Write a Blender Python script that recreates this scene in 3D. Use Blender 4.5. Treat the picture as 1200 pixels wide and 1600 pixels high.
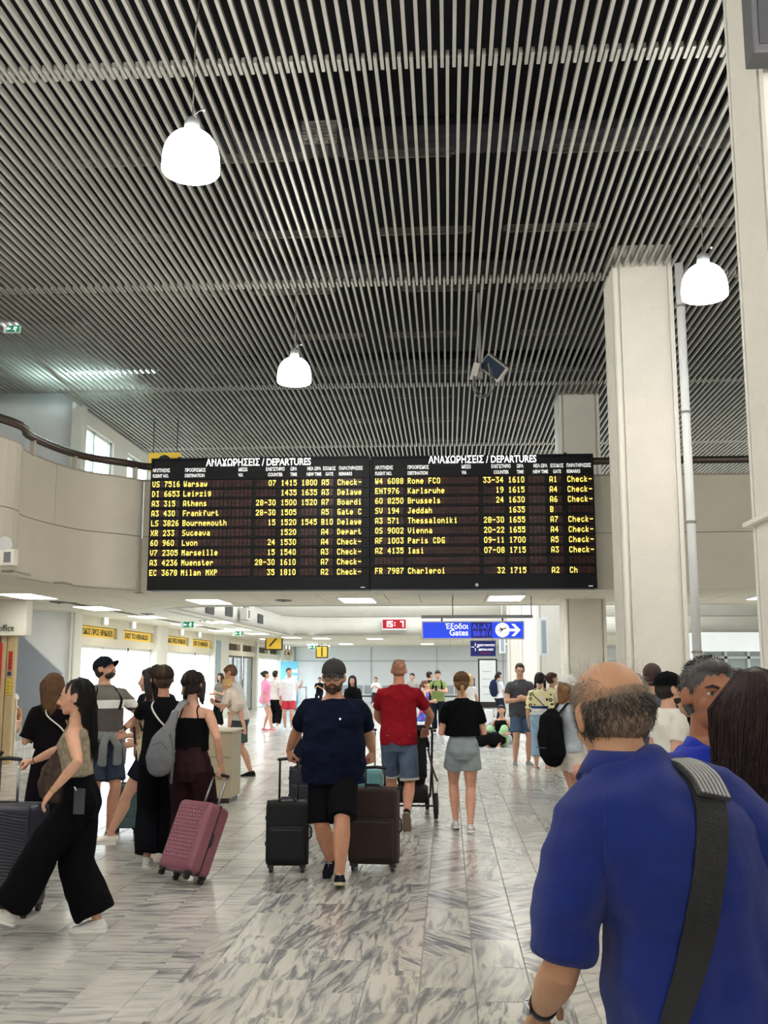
import bpy, math, random
from math import pi, sin, cos, tan, radians as RD
from mathutils import Vector as V, Matrix as M, noise, Euler
for o in list(bpy.data.objects): bpy.data.objects.remove(o)
random.seed(7)
SC = bpy.context.scene
COL = SC.collection
# ---------------------------------------------------------------- camera
FPX = 1580.0; PITCH = RD(8.93); YAW = RD(3.577); CZ = 1.69
cd = bpy.data.cameras.new('camera'); cam = bpy.data.objects.new('camera', cd); COL.objects.link(cam)
cd.sensor_fit = 'VERTICAL'; cd.sensor_height = 36; cd.lens = 36*FPX/1600; cd.clip_start = .05; cd.clip_end = 500
cam.location = (0, 0, CZ); cam.rotation_euler = (pi/2+PITCH, 0, YAW)
SC.camera = cam
# ---------------------------------------------------------------- world, light, exposure
SC.view_settings.view_transform = 'Standard'; SC.view_settings.look = 'None'
SC.view_settings.gamma = 1; SC.view_settings.use_curve_mapping = False
SC.view_settings.exposure = 0.2
w = bpy.data.worlds.new('sky'); SC.world = w; w.use_nodes = True
bg = w.node_tree.nodes['Background']; bg.inputs[0].default_value = (.80, .92, 1, 1); bg.inputs[1].default_value = 6.0
def lamp_area(name, loc, rot, sx, sy, power, col=(1, 1, 1), portal=False, cat='light', label=None):
    d = bpy.data.lights.new(name, 'AREA'); d.shape = 'RECTANGLE'; d.size = sx; d.size_y = sy; d.energy = power; d.color = col
    if portal: d.cycles.is_portal = True
    o = bpy.data.objects.new(name, d); COL.objects.link(o); o.location = loc; o.rotation_euler = rot
    return o
# fill lamp added before the solid back wall to light the near hall
lamp_area('fill_or_portal', (-1, -9.5, 3.4), (RD(90), 0, 0), 20, 5.5, 260, (1, .97, .92))
# fill lamps added under closed ceilings to brighten the far half of the hall
lamp_area('fill_or_portal', (2.5, 29.5, 6.75), (0, 0, 0), 13, 16, 1900, (.93, .97, 1))
lamp_area('fill_or_portal', (2, 47.5, 2.9), (0, 0, 0), 18, 12, 640, (.9, .96, 1))  # added fill below the low ceiling, brightens the end wall
lamp_area('fill_or_portal', (11.7, 30, 1.8), (0, RD(90), 0), 2.4, 20, 160, (.95, .98, 1))  # added side fill in front of the closed right wall
lamp_area('fill_or_portal', (-8.75, 37, 1.3), (0, RD(-90), 0), 2.4, 27, 1500, (.86, .94, 1), portal=True)  # portal only, guides sky light in through the entrance doors
# ---------------------------------------------------------------- projection of photo pixels on real planes
_R = cam.rotation_euler.to_matrix()
def ray(px, py): return _R @ V(((px-600)/FPX, -(py-800)/FPX, -1))
def P(px, py, Y):
    d = ray(px, py); t = Y/d.y; return V((d.x*t, Y, CZ+d.z*t))
def PZ(px, py, z):
    d = ray(px, py); t = (z-CZ)/d.z; return V((d.x*t, d.y*t, z))
def XH(px, Y): return P(px, 1047, Y).x
def G(px, py): return PZ(px, py, 0)
# ---------------------------------------------------------------- materials
MATS = {}
def lin(c): return tuple(((x/255)/12.92 if x/255 <= .04045 else ((x/255+.055)/1.055)**2.4) for x in c)
def nodes(m): return m.node_tree.nodes, m.node_tree.links
def mat(name, rgb, rough=.6, metal=0, bump=0, bscale=40, var=0, vscale=3, emit=0, spec=.5, alpha=1, trans=0, coat=0, sss=0, sheen=0, island=0):
    """rgb in sRGB 0-255"""
    if name in MATS: return MATS[name]
    m = bpy.data.materials.new(name); m.use_nodes = True; n, l = nodes(m); b = n['Principled BSDF']
    c = lin(rgb)
    b.inputs['Base Color'].default_value = (*c, 1); b.inputs['Roughness'].default_value = rough
    b.inputs['Metallic'].default_value = metal; b.inputs['Specular IOR Level'].default_value = spec
    b.inputs['Alpha'].default_value = alpha; b.inputs['Transmission Weight'].default_value = trans
    b.inputs['Coat Weight'].default_value = coat
    if sss: b.inputs['Subsurface Weight'].default_value = sss; b.inputs['Subsurface Radius'].default_value = (.012, .005, .003); b.inputs['Subsurface Scale'].default_value = 1
    if sheen: b.inputs['Sheen Weight'].default_value = sheen
    if emit: b.inputs['Emission Color'].default_value = (*c, 1); b.inputs['Emission Strength'].default_value = emit
    tc = n.new('ShaderNodeTexCoord')
    if var or island:
        nz = n.new('ShaderNodeTexNoise'); nz.inputs['Scale'].default_value = vscale; nz.inputs['Detail'].default_value = 5
        l.new(tc.outputs['Object'], nz.inputs['Vector'])
        mr = n.new('ShaderNodeMapRange'); mr.inputs['From Min'].default_value = .3; mr.inputs['From Max'].default_value = .7
        mr.inputs['To Min'].default_value = 1-var; mr.inputs['To Max'].default_value = 1+var
        l.new(nz.outputs['Fac'], mr.inputs['Value'])
        hs = n.new('ShaderNodeHueSaturation'); hs.inputs['Color'].default_value = (*c, 1)
        out = mr.outputs['Result']
        if island:
            gi = n.new('ShaderNodeNewGeometry'); m2 = n.new('ShaderNodeMapRange')
            m2.inputs['To Min'].default_value = 1-island; m2.inputs['To Max'].default_value = 1+island
            l.new(gi.outputs['Random Per Island'], m2.inputs['Value'])
            mm = n.new('ShaderNodeMath'); mm.operation = 'MULTIPLY'; l.new(out, mm.inputs[0]); l.new(m2.outputs[0], mm.inputs[1]); out = mm.outputs[0]
        l.new(out, hs.inputs['Value']); l.new(hs.outputs['Color'], b.inputs['Base Color'])
    if bump:
        nb = n.new('ShaderNodeTexNoise'); nb.inputs['Scale'].default_value = bscale; nb.inputs['Detail'].default_value = 4
        l.new(tc.outputs['Object'], nb.inputs['Vector'])
        bp = n.new('ShaderNodeBump'); bp.inputs['Strength'].default_value = bump; bp.inputs['Distance'].default_value = .01
        l.new(nb.outputs['Fac'], bp.inputs['Height']); l.new(bp.outputs['Normal'], b.inputs['Normal'])
    MATS[name] = m; return m
def fabric(rgb, bump=.25, rough=.9):
    return mat('fabric_%d_%d_%d' % tuple(rgb), rgb, rough, bump=bump, bscale=220, var=.07, vscale=9, spec=.08)
def skin(rgb): return mat('skin_%d_%d_%d' % tuple(rgb), rgb, .5, bump=.08, bscale=160, var=.07, vscale=14, spec=.35, sss=.12)
def plastic(rgb, rough=.4): return mat('plastic_%d_%d_%d_%d' % (*rgb, int(rough*100)), rgb, rough, var=.03)
def metal(rgb, rough=.3): return mat('metal_%d_%d_%d' % tuple(rgb), rgb, rough, metal=1)
# ---------------------------------------------------------------- mesh collector
class MB:
    def __init__(s): s.v = []; s.f = []
    def box(s, a, b, m=None):
        x0, y0, z0 = a; x1, y1, z1 = b; k = len(s.v)
        vs = [V((x, y, z)) for z in (z0, z1) for y in (y0, y1) for x in (x0, x1)]
        if m is not None: vs = [m @ q for q in vs]
        s.v += vs
        s.f += [tuple(k+i for i in q) for q in ((0, 2, 3, 1), (4, 5, 7, 6), (0, 1, 5, 4), (2, 6, 7, 3), (0, 4, 6, 2), (1, 3, 7, 5))]
        return s
    def cbox(s, c, d, m=None): return s.box((c[0]-d[0]/2, c[1]-d[1]/2, c[2]-d[2]/2), (c[0]+d[0]/2, c[1]+d[1]/2, c[2]+d[2]/2), m)
    def prism(s, pts, z0, z1, m=None):      # pts counter-clockwise xy polygon
        k = len(s.v); n = len(pts)
        vs = [V((x, y, z0)) for x, y in pts]+[V((x, y, z1)) for x, y in pts]
        if m is not None: vs = [m @ q for q in vs]
        s.v += vs; s.f.append(tuple(k+i for i in reversed(range(n)))); s.f.append(tuple(k+n+i for i in range(n)))
        for i in range(n): j = (i+1) % n; s.f.append((k+i, k+j, k+n+j, k+n+i))
        return s
    def rings(s, R, close=True, loop=False):
        k = len(s.v); n = len(R[0])
        for r in R: s.v += r
        m = len(R)
        for i in range(m if loop else m-1):
            a = k+i*n; b = k+((i+1) % m)*n
            for j in range(n): jj = (j+1) % n; s.f.append((a+j, a+jj, b+jj, b+j))
        if close and not loop:
            s.f.append(tuple(k+j for j in reversed(range(n)))); s.f.append(tuple(k+(m-1)*n+j for j in range(n)))
        return s
    def tube(s, pts, rad, seg=10, side=None, round_=True):
        """pts list of Vector; rad list of r or (rx, ry); side = direction of rx"""
        pts = [V(p) for p in pts]; n = len(pts)
        if not isinstance(rad, (list, tuple)): rad = [rad]*n
        rad = [(r, r) if not isinstance(r, tuple) else r for r in rad]
        T = []
        for i in range(n):
            a = pts[max(i-1, 0)]; b = pts[min(i+1, n-1)]; d = b-a
            T.append(d.normalized() if d.length > 1e-9 else V((0, 0, 1)))
        if side is None:
            side = V((1, 0, 0)) if abs(T[0].x) < .8 else V((0, 1, 0))
        R = []; X = V(side)
        ps, rs, ts = list(pts), list(rad), list(T)
        if round_:
            def cap(i, sgn):
                r = rad[i]; h = min(r)*.75; out = []
                for q, sc in ((.6, .8), (1.0, .35)): out.append((pts[i]+T[i]*(h*q*sgn), (r[0]*sc, r[1]*sc), T[i]))
                return out
            a = cap(0, -1)[::-1]; b = cap(n-1, 1)
            ps = [q[0] for q in a]+ps+[q[0] for q in b]; rs = [q[1] for q in a]+rs+[q[1] for q in b]; ts = [q[2] for q in a]+ts+[q[2] for q in b]
        for p, r, t in zip(ps, rs, ts):
            x = X-t*X.dot(t)
            if x.length < 1e-5: x = t.orthogonal()
            x.normalize(); y = t.cross(x); X = x
            R.append([p+x*(r[0]*cos(2*pi*j/seg))+y*(r[1]*sin(2*pi*j/seg)) for j in range(seg)])
        return s.rings(R)
    def ell(s, c, r, m=None, seg=16, rin=10):
        R = []; c = V(c)
        for i in range(1, rin):
            a = -pi/2+pi*i/rin; R.append([])
            for j in range(seg):
                q = V((r[0]*cos(a)*cos(2*pi*j/seg), r[1]*cos(a)*sin(2*pi*j/seg), r[2]*sin(a)))
                if m is not None: q = m @ q
                R[-1].append(c+q)
        return s.rings(R)
    def cyl(s, a, b, r, seg=16, r2=None): return s.tube([a, b], [r, r2 if r2 is not None else r], seg, round_=False)
    def xf(s, m): s.v = [m @ q for q in s.v]; return s
    def add(s, o, m=None):
        k = len(s.v); s.v += [(m @ q if m is not None else q.copy()) for q in o.v]; s.f += [tuple(k+i for i in f) for f in o.f]; return s
    def mesh(s, name, m=None, smooth=False):
        me = bpy.data.meshes.new(name); me.from_pydata([tuple(q) for q in s.v], [], s.f); me.update()
        if m: me.materials.append(m)
        if smooth: me.polygons.foreach_set('use_smooth', [True]*len(me.polygons))
        return me
    def build(s, name, m=None, parent=None, smooth=False, bev=0, seg=2, **tg):
        me = s.mesh(name, m, smooth); o = bpy.data.objects.new(name, me); COL.objects.link(o)
        if bev:
            d = o.modifiers.new('b', 'BEVEL'); d.width = bev; d.segments = seg; d.limit_method = 'ANGLE'; d.angle_limit = RD(40)
        if parent: o.parent = parent
        for k, q in tg.items(): o[k] = q
        return o
def bx(a, b): return MB().box(a, b)
def thing(name, label=None, category=None, loc=(0, 0, 0), rz=0, group=None, kind=None):
    o = bpy.data.objects.new(name, None); COL.objects.link(o); o.empty_display_size = .1
    o.location = loc; o.rotation_euler = (0, 0, rz)
    for k, q in (('label', label), ('category', category), ('group', group), ('kind', kind)):
        if q: o[k] = q
    return o
def inst(name, me, parent=None, loc=(0, 0, 0), rot=(0, 0, 0), scale=None, **tg):
    o = bpy.data.objects.new(name, me); COL.objects.link(o); o.location = loc; o.rotation_euler = rot
    if scale: o.scale = scale
    if parent: o.parent = parent
    for k, q in tg.items(): o[k] = q
    return o
def text_mesh(s, size, bold=0, sx=1.0, ext=.003, align='LEFT'):
    c = bpy.data.curves.new('t', 'FONT'); c.body = s; c.size = size; c.offset = bold; c.extrude = ext; c.align_x = align; c.resolution_u = 3
    o = bpy.data.objects.new('t', c); COL.objects.link(o)
    dg = bpy.context.evaluated_depsgraph_get(); me = bpy.data.meshes.new_from_object(o.evaluated_get(dg))
    b = MB(); b.v = [V((q.co.x*sx, q.co.y, q.co.z)) for q in me.vertices]; b.f = [tuple(p.vertices) for p in me.polygons]
    bpy.data.objects.remove(o); bpy.data.meshes.remove(me); return b
# text in the plane facing -Y (towards the camera side): x right, y up -> z
FACE = M(((1, 0, 0, 0), (0, 0, -1, 0), (0, 1, 0, 0), (0, 0, 0, 1)))
def sign_text(parent, name, s, x, y, z, size, m, bold=.004, sx=1.0, align='LEFT', rz=0):
    b = text_mesh(s, size, bold, sx, .004, align); b.xf(M.Translation((x, y, z)) @ M.Rotation(rz, 4, 'Z') @ FACE)
    return b.build(name, m, parent)

HC = CZ+5.2            # ceiling of fins
ZS = 3.0               # lower ceiling
# materials of the setting
plaster = mat('plaster', (226, 224, 214), .85, bump=.6, bscale=28, var=.02)
plaster_rough = mat('rough_plaster', (232, 228, 218), .9, bump=1.0, bscale=34, var=.025)
white_paint = mat('white_paint', (236, 238, 240), .6, var=.02)
trimw = mat('trim_white', (236, 234, 226), .5)
parapet_m = mat('parapet_concrete', (196, 190, 176), .9, bump=.5, bscale=60, var=.035, vscale=2)
joint_m = mat('joint_dark', (120, 114, 104), .9)
fin_m = mat('fin_metal', (176, 175, 168), .5, metal=.25, island=.05, var=.03, vscale=2)
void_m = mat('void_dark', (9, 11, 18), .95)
dark_m = mat('dark_metal', (60, 56, 54), .4, metal=.6)
black_m = mat('black_paint', (14, 14, 16), .45)
tilec_m = mat('ceiling_tile', (224, 218, 200), .9, bump=.4, bscale=120, island=.03)
grid_m = mat('ceiling_grid', (150, 146, 136), .7)
cream_m = mat('cream_metal', (214, 206, 184), .5, var=.02)
glassm = mat('door_glass', (215, 235, 245), .05, alpha=.10, spec=.4)
diff_m = mat('diffuser_lit', (255, 252, 240), .5, emit=9)
shade_m = mat('pendant_lit', (255, 253, 246), .4, emit=26)
yellow_m = mat('sign_yellow', (222, 184, 60), .5, var=.05, emit=.25)
blue_m = mat('sign_blue', (10, 60, 220), .35, emit=.7)
dblue_m = mat('sign_navy', (18, 34, 120), .4, emit=.15)
wtext_m = mat('lettering_white', (250, 250, 250), .5, emit=.9)
btext_m = mat('lettering_black', (40, 36, 30), .6)
green_m = mat('exit_green', (20, 120, 80), .5, emit=.5)
lite_m = mat('sign_lit_white', (250, 252, 255), .5, emit=2.5)

# ================================================================ FLOOR
def marble():
    m = bpy.data.materials.new('marble'); m.use_nodes = True; n, l = nodes(m); b = n['Principled BSDF']
    geo = n.new('ShaderNodeNewGeometry'); oi = n.new('ShaderNodeObjectInfo')
    def math_(op, a, bb=None, c=None):
        q = n.new('ShaderNodeMath'); q.operation = op
        for i, z in enumerate((a, bb, c)):
            if z is None: continue
            if isinstance(z, (int, float)): q.inputs[i].default_value = z
            else: l.new(z, q.inputs[i])
        return q.outputs[0]
    rnd = math_('FRACT', math_('ADD', geo.outputs['Random Per Island'], oi.outputs['Random']))
    r2 = math_('FRACT', math_('MULTIPLY', rnd, 17.31)); r3 = math_('FRACT', math_('MULTIPLY', rnd, 71.7))
    sep = n.new('ShaderNodeSeparateXYZ'); l.new(geo.outputs['Position'], sep.inputs[0])
    X = sep.outputs['X']; Y = sep.outputs['Y']
    # zones of laying direction: lengthwise veins in the middle lane, crosswise to its left, diagonal to its right
    inlane = math_('MULTIPLY', math_('GREATER_THAN', X, -1.5), math_('LESS_THAN', X, .62))
    left = math_('LESS_THAN', X, -1.5)
    diag = math_('GREATER_THAN', math_('ADD', r2, math_('MULTIPLY', math_('GREATER_THAN', X, -.3), math_('GREATER_THAN', Y, 6.1))), 1.28)
    base = math_('ADD', math_('MULTIPLY', inlane, 1.47), math_('ADD', math_('MULTIPLY', left, .1), math_('MULTIPLY', math_('GREATER_THAN', X, .62), .7)))
    sgn = math_('SUBTRACT', math_('MULTIPLY', math_('GREATER_THAN', r3, .5), 2), 1)
    ang = math_('ADD', base, math_('ADD', math_('MULTIPLY', diag, math_('MULTIPLY', sgn, .75)), math_('MULTIPLY', math_('SUBTRACT', r3, .5), .3)))
    vr = n.new('ShaderNodeVectorRotate'); vr.rotation_type = 'Z_AXIS'; l.new(geo.outputs['Position'], vr.inputs['Vector']); l.new(math_('MULTIPLY', ang, -1), vr.inputs['Angle'])
    cmb = n.new('ShaderNodeCombineXYZ'); l.new(math_('MULTIPLY', rnd, 60), cmb.inputs['X']); l.new(math_('MULTIPLY', r2, 40), cmb.inputs['Y']); l.new(math_('MULTIPLY', r3, 40), cmb.inputs['Z'])
    ad = n.new('ShaderNodeVectorMath'); ad.operation = 'ADD'; l.new(vr.outputs[0], ad.inputs[0]); l.new(cmb.outputs[0], ad.inputs[1])
    mp = n.new('ShaderNodeMapping'); mp.inputs['Scale'].default_value = (2.0, 13, 1); l.new(ad.outputs[0], mp.inputs['Vector'])
    nz = n.new('ShaderNodeTexNoise'); nz.inputs['Scale'].default_value = 1.35; nz.inputs['Detail'].default_value = 7; nz.inputs['Roughness'].default_value = .62; nz.inputs['Distortion'].default_value = .7
    l.new(mp.outputs[0], nz.inputs['Vector'])
    # strength of veining per tile
    mr = n.new('ShaderNodeMapRange'); l.new(nz.outputs['Fac'], mr.inputs['Value']); mr.inputs['From Min'].default_value = .44; mr.inputs['From Max'].default_value = .66
    st = math_('MULTIPLY', mr.outputs[0], math_('ADD', .35, math_('MULTIPLY', math_('ADD', r2, math_('MULTIPLY', inlane, .45)), .8)))
    cr = n.new('ShaderNodeValToRGB'); l.new(st, cr.inputs[0]); e = cr.color_ramp.elements
    e[0].position = 0; e[0].color = (*lin((210, 207, 200)), 1); e[1].position = 1; e[1].color = (*lin((120, 122, 126)), 1)
    k = e.new(.28); k.color = (*lin((192, 189, 183)), 1); k = e.new(.62); k.color = (*lin((152, 153, 153)), 1)
    hs = n.new('ShaderNodeHueSaturation'); l.new(cr.outputs[0], hs.inputs['Color'])
    l.new(math_('ADD', .86, math_('MULTIPLY', r3, .2)), hs.inputs['Value']); l.new(hs.outputs[0], b.inputs['Base Color'])
    nr = n.new('ShaderNodeTexNoise'); nr.inputs['Scale'].default_value = 6; l.new(geo.outputs['Position'], nr.inputs['Vector'])
    l.new(math_('ADD', .13, math_('MULTIPLY', nr.outputs['Fac'], .18)), b.inputs['Roughness'])
    b.inputs['Specular IOR Level'].default_value = .6
    return m
marble_m = marble()
floor = bx((-14, -10, -.25), (12, 56.2, -.006)).build('floor', mat('grout', (150, 147, 138), .8), kind='structure')
TW, TL = .3, .62
def tile_at(mb, x, y, g=.002): 
    k = len(mb.v); x0, x1, y0, y1 = x+g, x+TW-g, y+g, y+TL-g; c = .0025
    mb.v += [V((x0, y0, -.006)), V((x1, y0, -.006)), V((x1, y1, -.006)), V((x0, y1, -.006)), V((x0+c, y0+c, 0)), V((x1-c, y0+c, 0)), V((x1-c, y1-c, 0)), V((x0+c, y1-c, 0))]
    mb.f += [(k+4, k+5, k+6, k+7), (k, k+1, k+5, k+4), (k+1, k+2, k+6, k+5), (k+2, k+3, k+7, k+6), (k+3, k, k+4, k+7)]
t0 = MB(); tile_at(t0, 0, 0); tme = t0.mesh('tile', marble_m)
rest = MB(); cells = []
for i in range(-46, 40):
    off = (0, .31, .1, .42, .22)[i % 5]
    for j in range(-16, 91):
        x = i*TW+.13; y = j*TL+off
        if x < -14 or x > 11.8 or y > 55.6: continue
        pc = V((x+.15, y+.3, 0))-V((0, 0, CZ)); q = _R.transposed() @ pc
        vis = q.z < -1 and abs(q.x/-q.z*FPX) < 640 and abs(q.y/-q.z*FPX) < 830
        cells.append((0 if vis else 1, y, x))
cells.sort()
for k, (nv, y, x) in enumerate(cells):
    if k < 300: inst('tile', tme, floor, (x, y, 0))
    else: tile_at(rest, x, y)
rest.build('tile', marble_m, floor, kind='stuff')

# ================================================================ UPPER CEILING OF FINS
ceil = thing('ceiling', kind='structure')
MB().box((-14.2, -10, 8.7), (12.2, 19.5, 8.9)).box((-7.45, 19.5, 8.7), (12.2, 34, 8.9)).build('roof_slab', void_m, ceil)
SP = .104; FW, FH = .030, .055
mods = [(-7.13+5.03*k) for k in range(0, 8)]     # joints at 7.95, 12.98, 18.0, 23.05, 28.1
fme = {}
allf = []
for mi, y0 in enumerate(mods):
    off = .046 if mi % 2 else 0
    for i in range(-136, 116):
        x = i*SP+off
        if y0 > 18 and x < -7.3: continue
        y1 = y0+5.03+.26
        pc = V((x, max(y0+2.5, 9.5), HC))-V((0, 0, CZ)); q = _R.transposed() @ pc
        sx = 600+q.x/-q.z*FPX; vis = y0 > 0 and -50 < sx < 1180
        d = (0 if vis else 100)+y0+abs(sx-650)/150
        allf.append((d, x, y0))
allf.sort()
fb = MB().box((-FW/2, 0, 0), (FW/2, 5.2, FH)); fm = fb.mesh('fin', fin_m)
rf = MB()
for k, (d, x, y0) in enumerate(allf):
    if k < 300: inst('fin', fm, ceil, (x, y0, HC))
    else: rf.box((x-FW/2, y0, HC), (x+FW/2, y0+5.2, HC+FH))
rf.build('fin', fin_m, ceil, kind='stuff')
for y0 in mods[1:]:
    x0 = -14 if y0 < 19 else -7.3
    bx((x0, y0+.08, HC+FH), (12, y0+.11, HC+FH+.035)).build('carrier_rail', mat('rail_grey', (60, 60, 58), .7), ceil)
    cl = MB()
    for i in range(int((12-x0)/SP)): cl.cbox((x0+i*SP+.02, y0+.12, HC+FH/2+.004), (.012, .05, FH*.9))
    cl.build('fin_clip', mat('clip_grey', (96, 94, 90), .6), ceil, kind='stuff')
# unlit strip lights above the fins
bl = MB().box((-.62, -.025, 0), (.62, .025, .05)).box((-.6, -.035, .05), (.6, .035, .06)); blm = bl.mesh('batten', mat('batten_grey', (120, 118, 112), .6))
tbm = MB().cyl(V((-.58, 0, -.02)), V((.58, 0, -.02)), .016, 8).mesh('tube', mat('tube_unlit', (130, 128, 120), .4), True)
for r, yy in enumerate((10.4, 12.4, 14.4, 16.5, 18.4, 20.4, 22.4, 24.4)):
    for c in range(-2, 3):
        x = -.25+c*1.88+.12*((r*7+c*3) % 5-2)
        if r > 4 and c == -2: x += .1
        t = thing('strip_light', 'unlit grey strip light mounted above the ceiling fins', 'light', (x, yy, HC+.42), 0, 'unlit strip lights above the fins')
        inst('body', blm, t); inst('lamp_tube', tbm, t)
# air grille and ducts above the fins
g = thing('air_vent', 'square louvred air vent above the ceiling fins, right of the largest pendant', 'vent', V((P(500, 182, 9.6).x, 9.6, HC+.25)))
MB().box((-.2, -.02, -.14), (.2, .2, .14)).build('duct', mat('duct_grey', (70, 70, 70), .6), g)
for k in range(7): bx((-.18, -.05, -.125+k*.037), (.18, -.02, -.105+k*.037)).build('slat', mat('slat_grey', (170, 168, 160), .5), g)
for yy, zz in ((15.0, 7.9), (19.6, 7.8), (11.4, 8.1)):
    dd = MB()
    dd.tube([V((-5, yy, zz)), V((6, yy, zz))], .22, 14)
    for k in range(80): dd.tube([V((-5+k*.14, yy, zz)), V((-4.98+k*.14, yy, zz))], .235, 14, round_=False)
    dd.build('air_duct', mat('flex_duct', (62, 64, 70), .5, metal=.4), None, label={15.0: 'ribbed air duct above the fins behind the middle pendant', 19.6: 'ribbed air duct above the fins behind the hanging floodlight', 11.4: 'ribbed air duct above the fins nearest the largest pendant'}[yy], category='duct')
# ================================================================ OUTER WALLS
def wall(name, a, b, m=plaster): return bx(a, b).build(name, m, kind='structure')
wall('wall_left', (-14.2, -10, 0), (-14, 19.4, 8.7)); wall('wall_right', (12, -10, 0), (12.2, 56.2, 8.7))
wb = thing('wall_back', kind='structure')       # unseen rear wall, made solid to dim the front of the hall
MB().box((-14, -10, 0), (12, -9.8, 8.7)).build('wall_panel', plaster, wb)
# black lining of the ceiling void
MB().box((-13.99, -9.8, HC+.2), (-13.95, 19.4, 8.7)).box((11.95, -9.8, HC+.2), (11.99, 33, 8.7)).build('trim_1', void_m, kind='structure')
wall('wall_upper_end', (-8, 33, 3.9), (12, 33.2, 8.7))
# upper left: facing wall, pillar, window wall
w1 = wall('wall_upper_left', (-14, 19.4, 3.0), (-7.42, 19.5, 8.7), white_paint)
wall('wall_upper_pillar', (-7.42, 19.15, 3.0), (-7.2, 19.42, 8.7), plaster)
def upper_windows():
    wl = thing('wall_window_side', kind='structure')
    b = MB(); X0, X1 = -7.45, -7.25
    b.box((X0, 19.42, 3), (X1, 33, 4.6)); b.box((X0, 19.42, 6.62), (X1, 33, 8.7))
    ys = [(19.55, 21.25), (22.2, 24.0), (25.9, 27.8), (28.8, 30.7)]; last = 19.42
    for a, c in ys: b.box((X0, last, 4.6), (X1, a, 6.62)); last = c
    b.box((X0, last, 4.6), (X1, 33, 6.62)); b.build('wall_panel', plaster, wl)
    for k, (a, c) in enumerate(ys):
        t = thing('window_%d' % (k+1), kind='structure')
        f = MB(); s = .06; x0, x1 = -7.4, -7.32
        for yy in (a, a+(c-a)*.36, c-s): f.box((x0, yy, 4.6), (x1, yy+s, 6.62))
        for zz in (4.6, 5.25, 6.56): f.box((x0, a, zz), (x1, c, zz+s))
        f.build('window_frame', mat('frame_pale', (206, 214, 204), .5), t)
        MB().box((-7.365, a, 4.6), (-7.355, c, 6.6)).build('pane', glassm, t)
upper_windows()
bx((-7.25, 21.7, 5.45), (-7.12, 21.85, 5.57)).build('motion_sensor', black_m, label='small black box on the upper wall between the windows', category='sensor')

# ================================================================ COLUMNS
def column(k, x, y, ledge=False):
    t = thing('column', ['white plaster column at the right edge with a ledge at mid height', 'tall white plaster column right of the departure board', 'white column behind the right end of the departure board', 'white column under the low ceiling, second behind the board', 'white column deep in the hall, third behind the board', 'farthest white column before the end wall'][k], 'column', (x, y, 0))
    W = .77
    MB().box((0.05, .05, 0), (W-.05, W-.05, HC+.3)).build('core', trimw, t)
    p = MB()
    for a, b in (((.09, 0, 0), (W-.09, .06, HC+.3)), ((.09, W-.06, 0), (W-.09, W, HC+.3)), ((0, .09, 0), (.06, W-.09, HC+.3)), ((W-.06, .09, 0), (W, W-.09, HC+.3))):
        bx(a, b).build('face_panel', plaster_rough, t)
    for a, b in ((.0, .0), (W-.06, 0), (0, W-.06), (W-.06, W-.06)):
        MB().prism([(a+.02, b+.02), (a+.058, b+.005), (a+.058, b+.058), (a+.005, b+.058)] if a == 0 and b == 0 else [(a+.002, b+.002), (a+.056, b+.002), (a+.056, b+.056), (a+.002, b+.056)], 0, HC+.3).build('corner_bead', mat('bead', (238, 236, 226), .45), t)
    MB().box((-.02, -.02, 0), (W+.02, W+.02, .12)).build('plinth', mat('plinth_grey', (170, 168, 160), .5), t, bev=.006)
    if ledge: MB().box((-.055, -.055, 2.70), (W+.055, W+.055, 2.735)).build('ledge', trimw, t, bev=.005)
    return t
CX = 2.19
column(0, CX-.02, 6.5, True); column(1, CX, 12.7); column(2, CX-.04, 18.9); column(3, CX-.0, 25.1); column(4, CX, 31.3); column(5, CX, 37.4)
# drain pipe on the second column's right side
dp = thing('conduit_pipe', 'white pipe running up the right side of the tall column', 'pipe', (CX+.77+.07, 12.64, 0))
MB().cyl(V((0, 0, 1.75)), V((0, 0, HC)), .055, 14).build('pipe', white_paint, dp, True)
for z in (1.9, 3.5, 4.9, 6.3): MB().cyl(V((0, 0, z)), V((0, 0, z+.03)), .066, 14).build('pipe_clip', mat('clip_dark', (140, 138, 130), .5), dp)
# grey box high on the near column
b = thing('speaker_box', 'dark grey box high on the right edge column', 'speaker', (P(1178, 82, 6.27).x+.09, 6.27, P(1178, 82, 6.27).z))
MB().box((-.09, 0, 0), (.55, .2, .75)).build('cabinet', mat('grey_box', (104, 104, 108), .5), b, bev=.01)
MB().box((-.05, -.012, .06), (.51, 0, .69)).build('grille', mat('grey_grille', (92, 92, 98), .7, bump=.8, bscale=300), b)
for k in range(3): MB().tube([V((.02+.03*k, .1, .01)), V((.1+.05*k, .0, -.035)), V((.3+.05*k, .05, -.05)), V((.5, .1, -.02))], .008, 6).build('cable', plastic((70, 70, 70)), b, True)

# ================================================================ PARAPET, SOFFIT, BULKHEAD
YP = 16.6
ZT = P(1120, 742, YP).z; ZM = P(1120, 831, YP).z
lp = [(-8.3, 7.0), (-7.6, 9.0), (-6.95, 11.2)]
for px, py in ((0, 896), (30, 904.5), (80, 913), (130, 918.5), (180, 921.5), (214, 923)):
    q = PZ(px, py, ZS); lp.append((q.x, q.y))
def spline(pts, n=6):
    out = []
    for i in range(len(pts)-1):
        p0 = V(pts[max(i-1, 0)]); p1 = V(pts[i]); p2 = V(pts[i+1]); p3 = V(pts[min(i+2, len(pts)-1)])
        for k in range(n):
            t = k/n; out.append(.5*((2*p1)+(p2-p0)*t+(2*p0-5*p1+4*p2-p3)*t*t+(3*p1-p0-3*p2+p3)*t**3))
    out.append(V(pts[-1])); return out
xe = lp[-1]; lp[-1] = (xe[0], YP)
curve = spline([(*p,) for p in lp])
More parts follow.
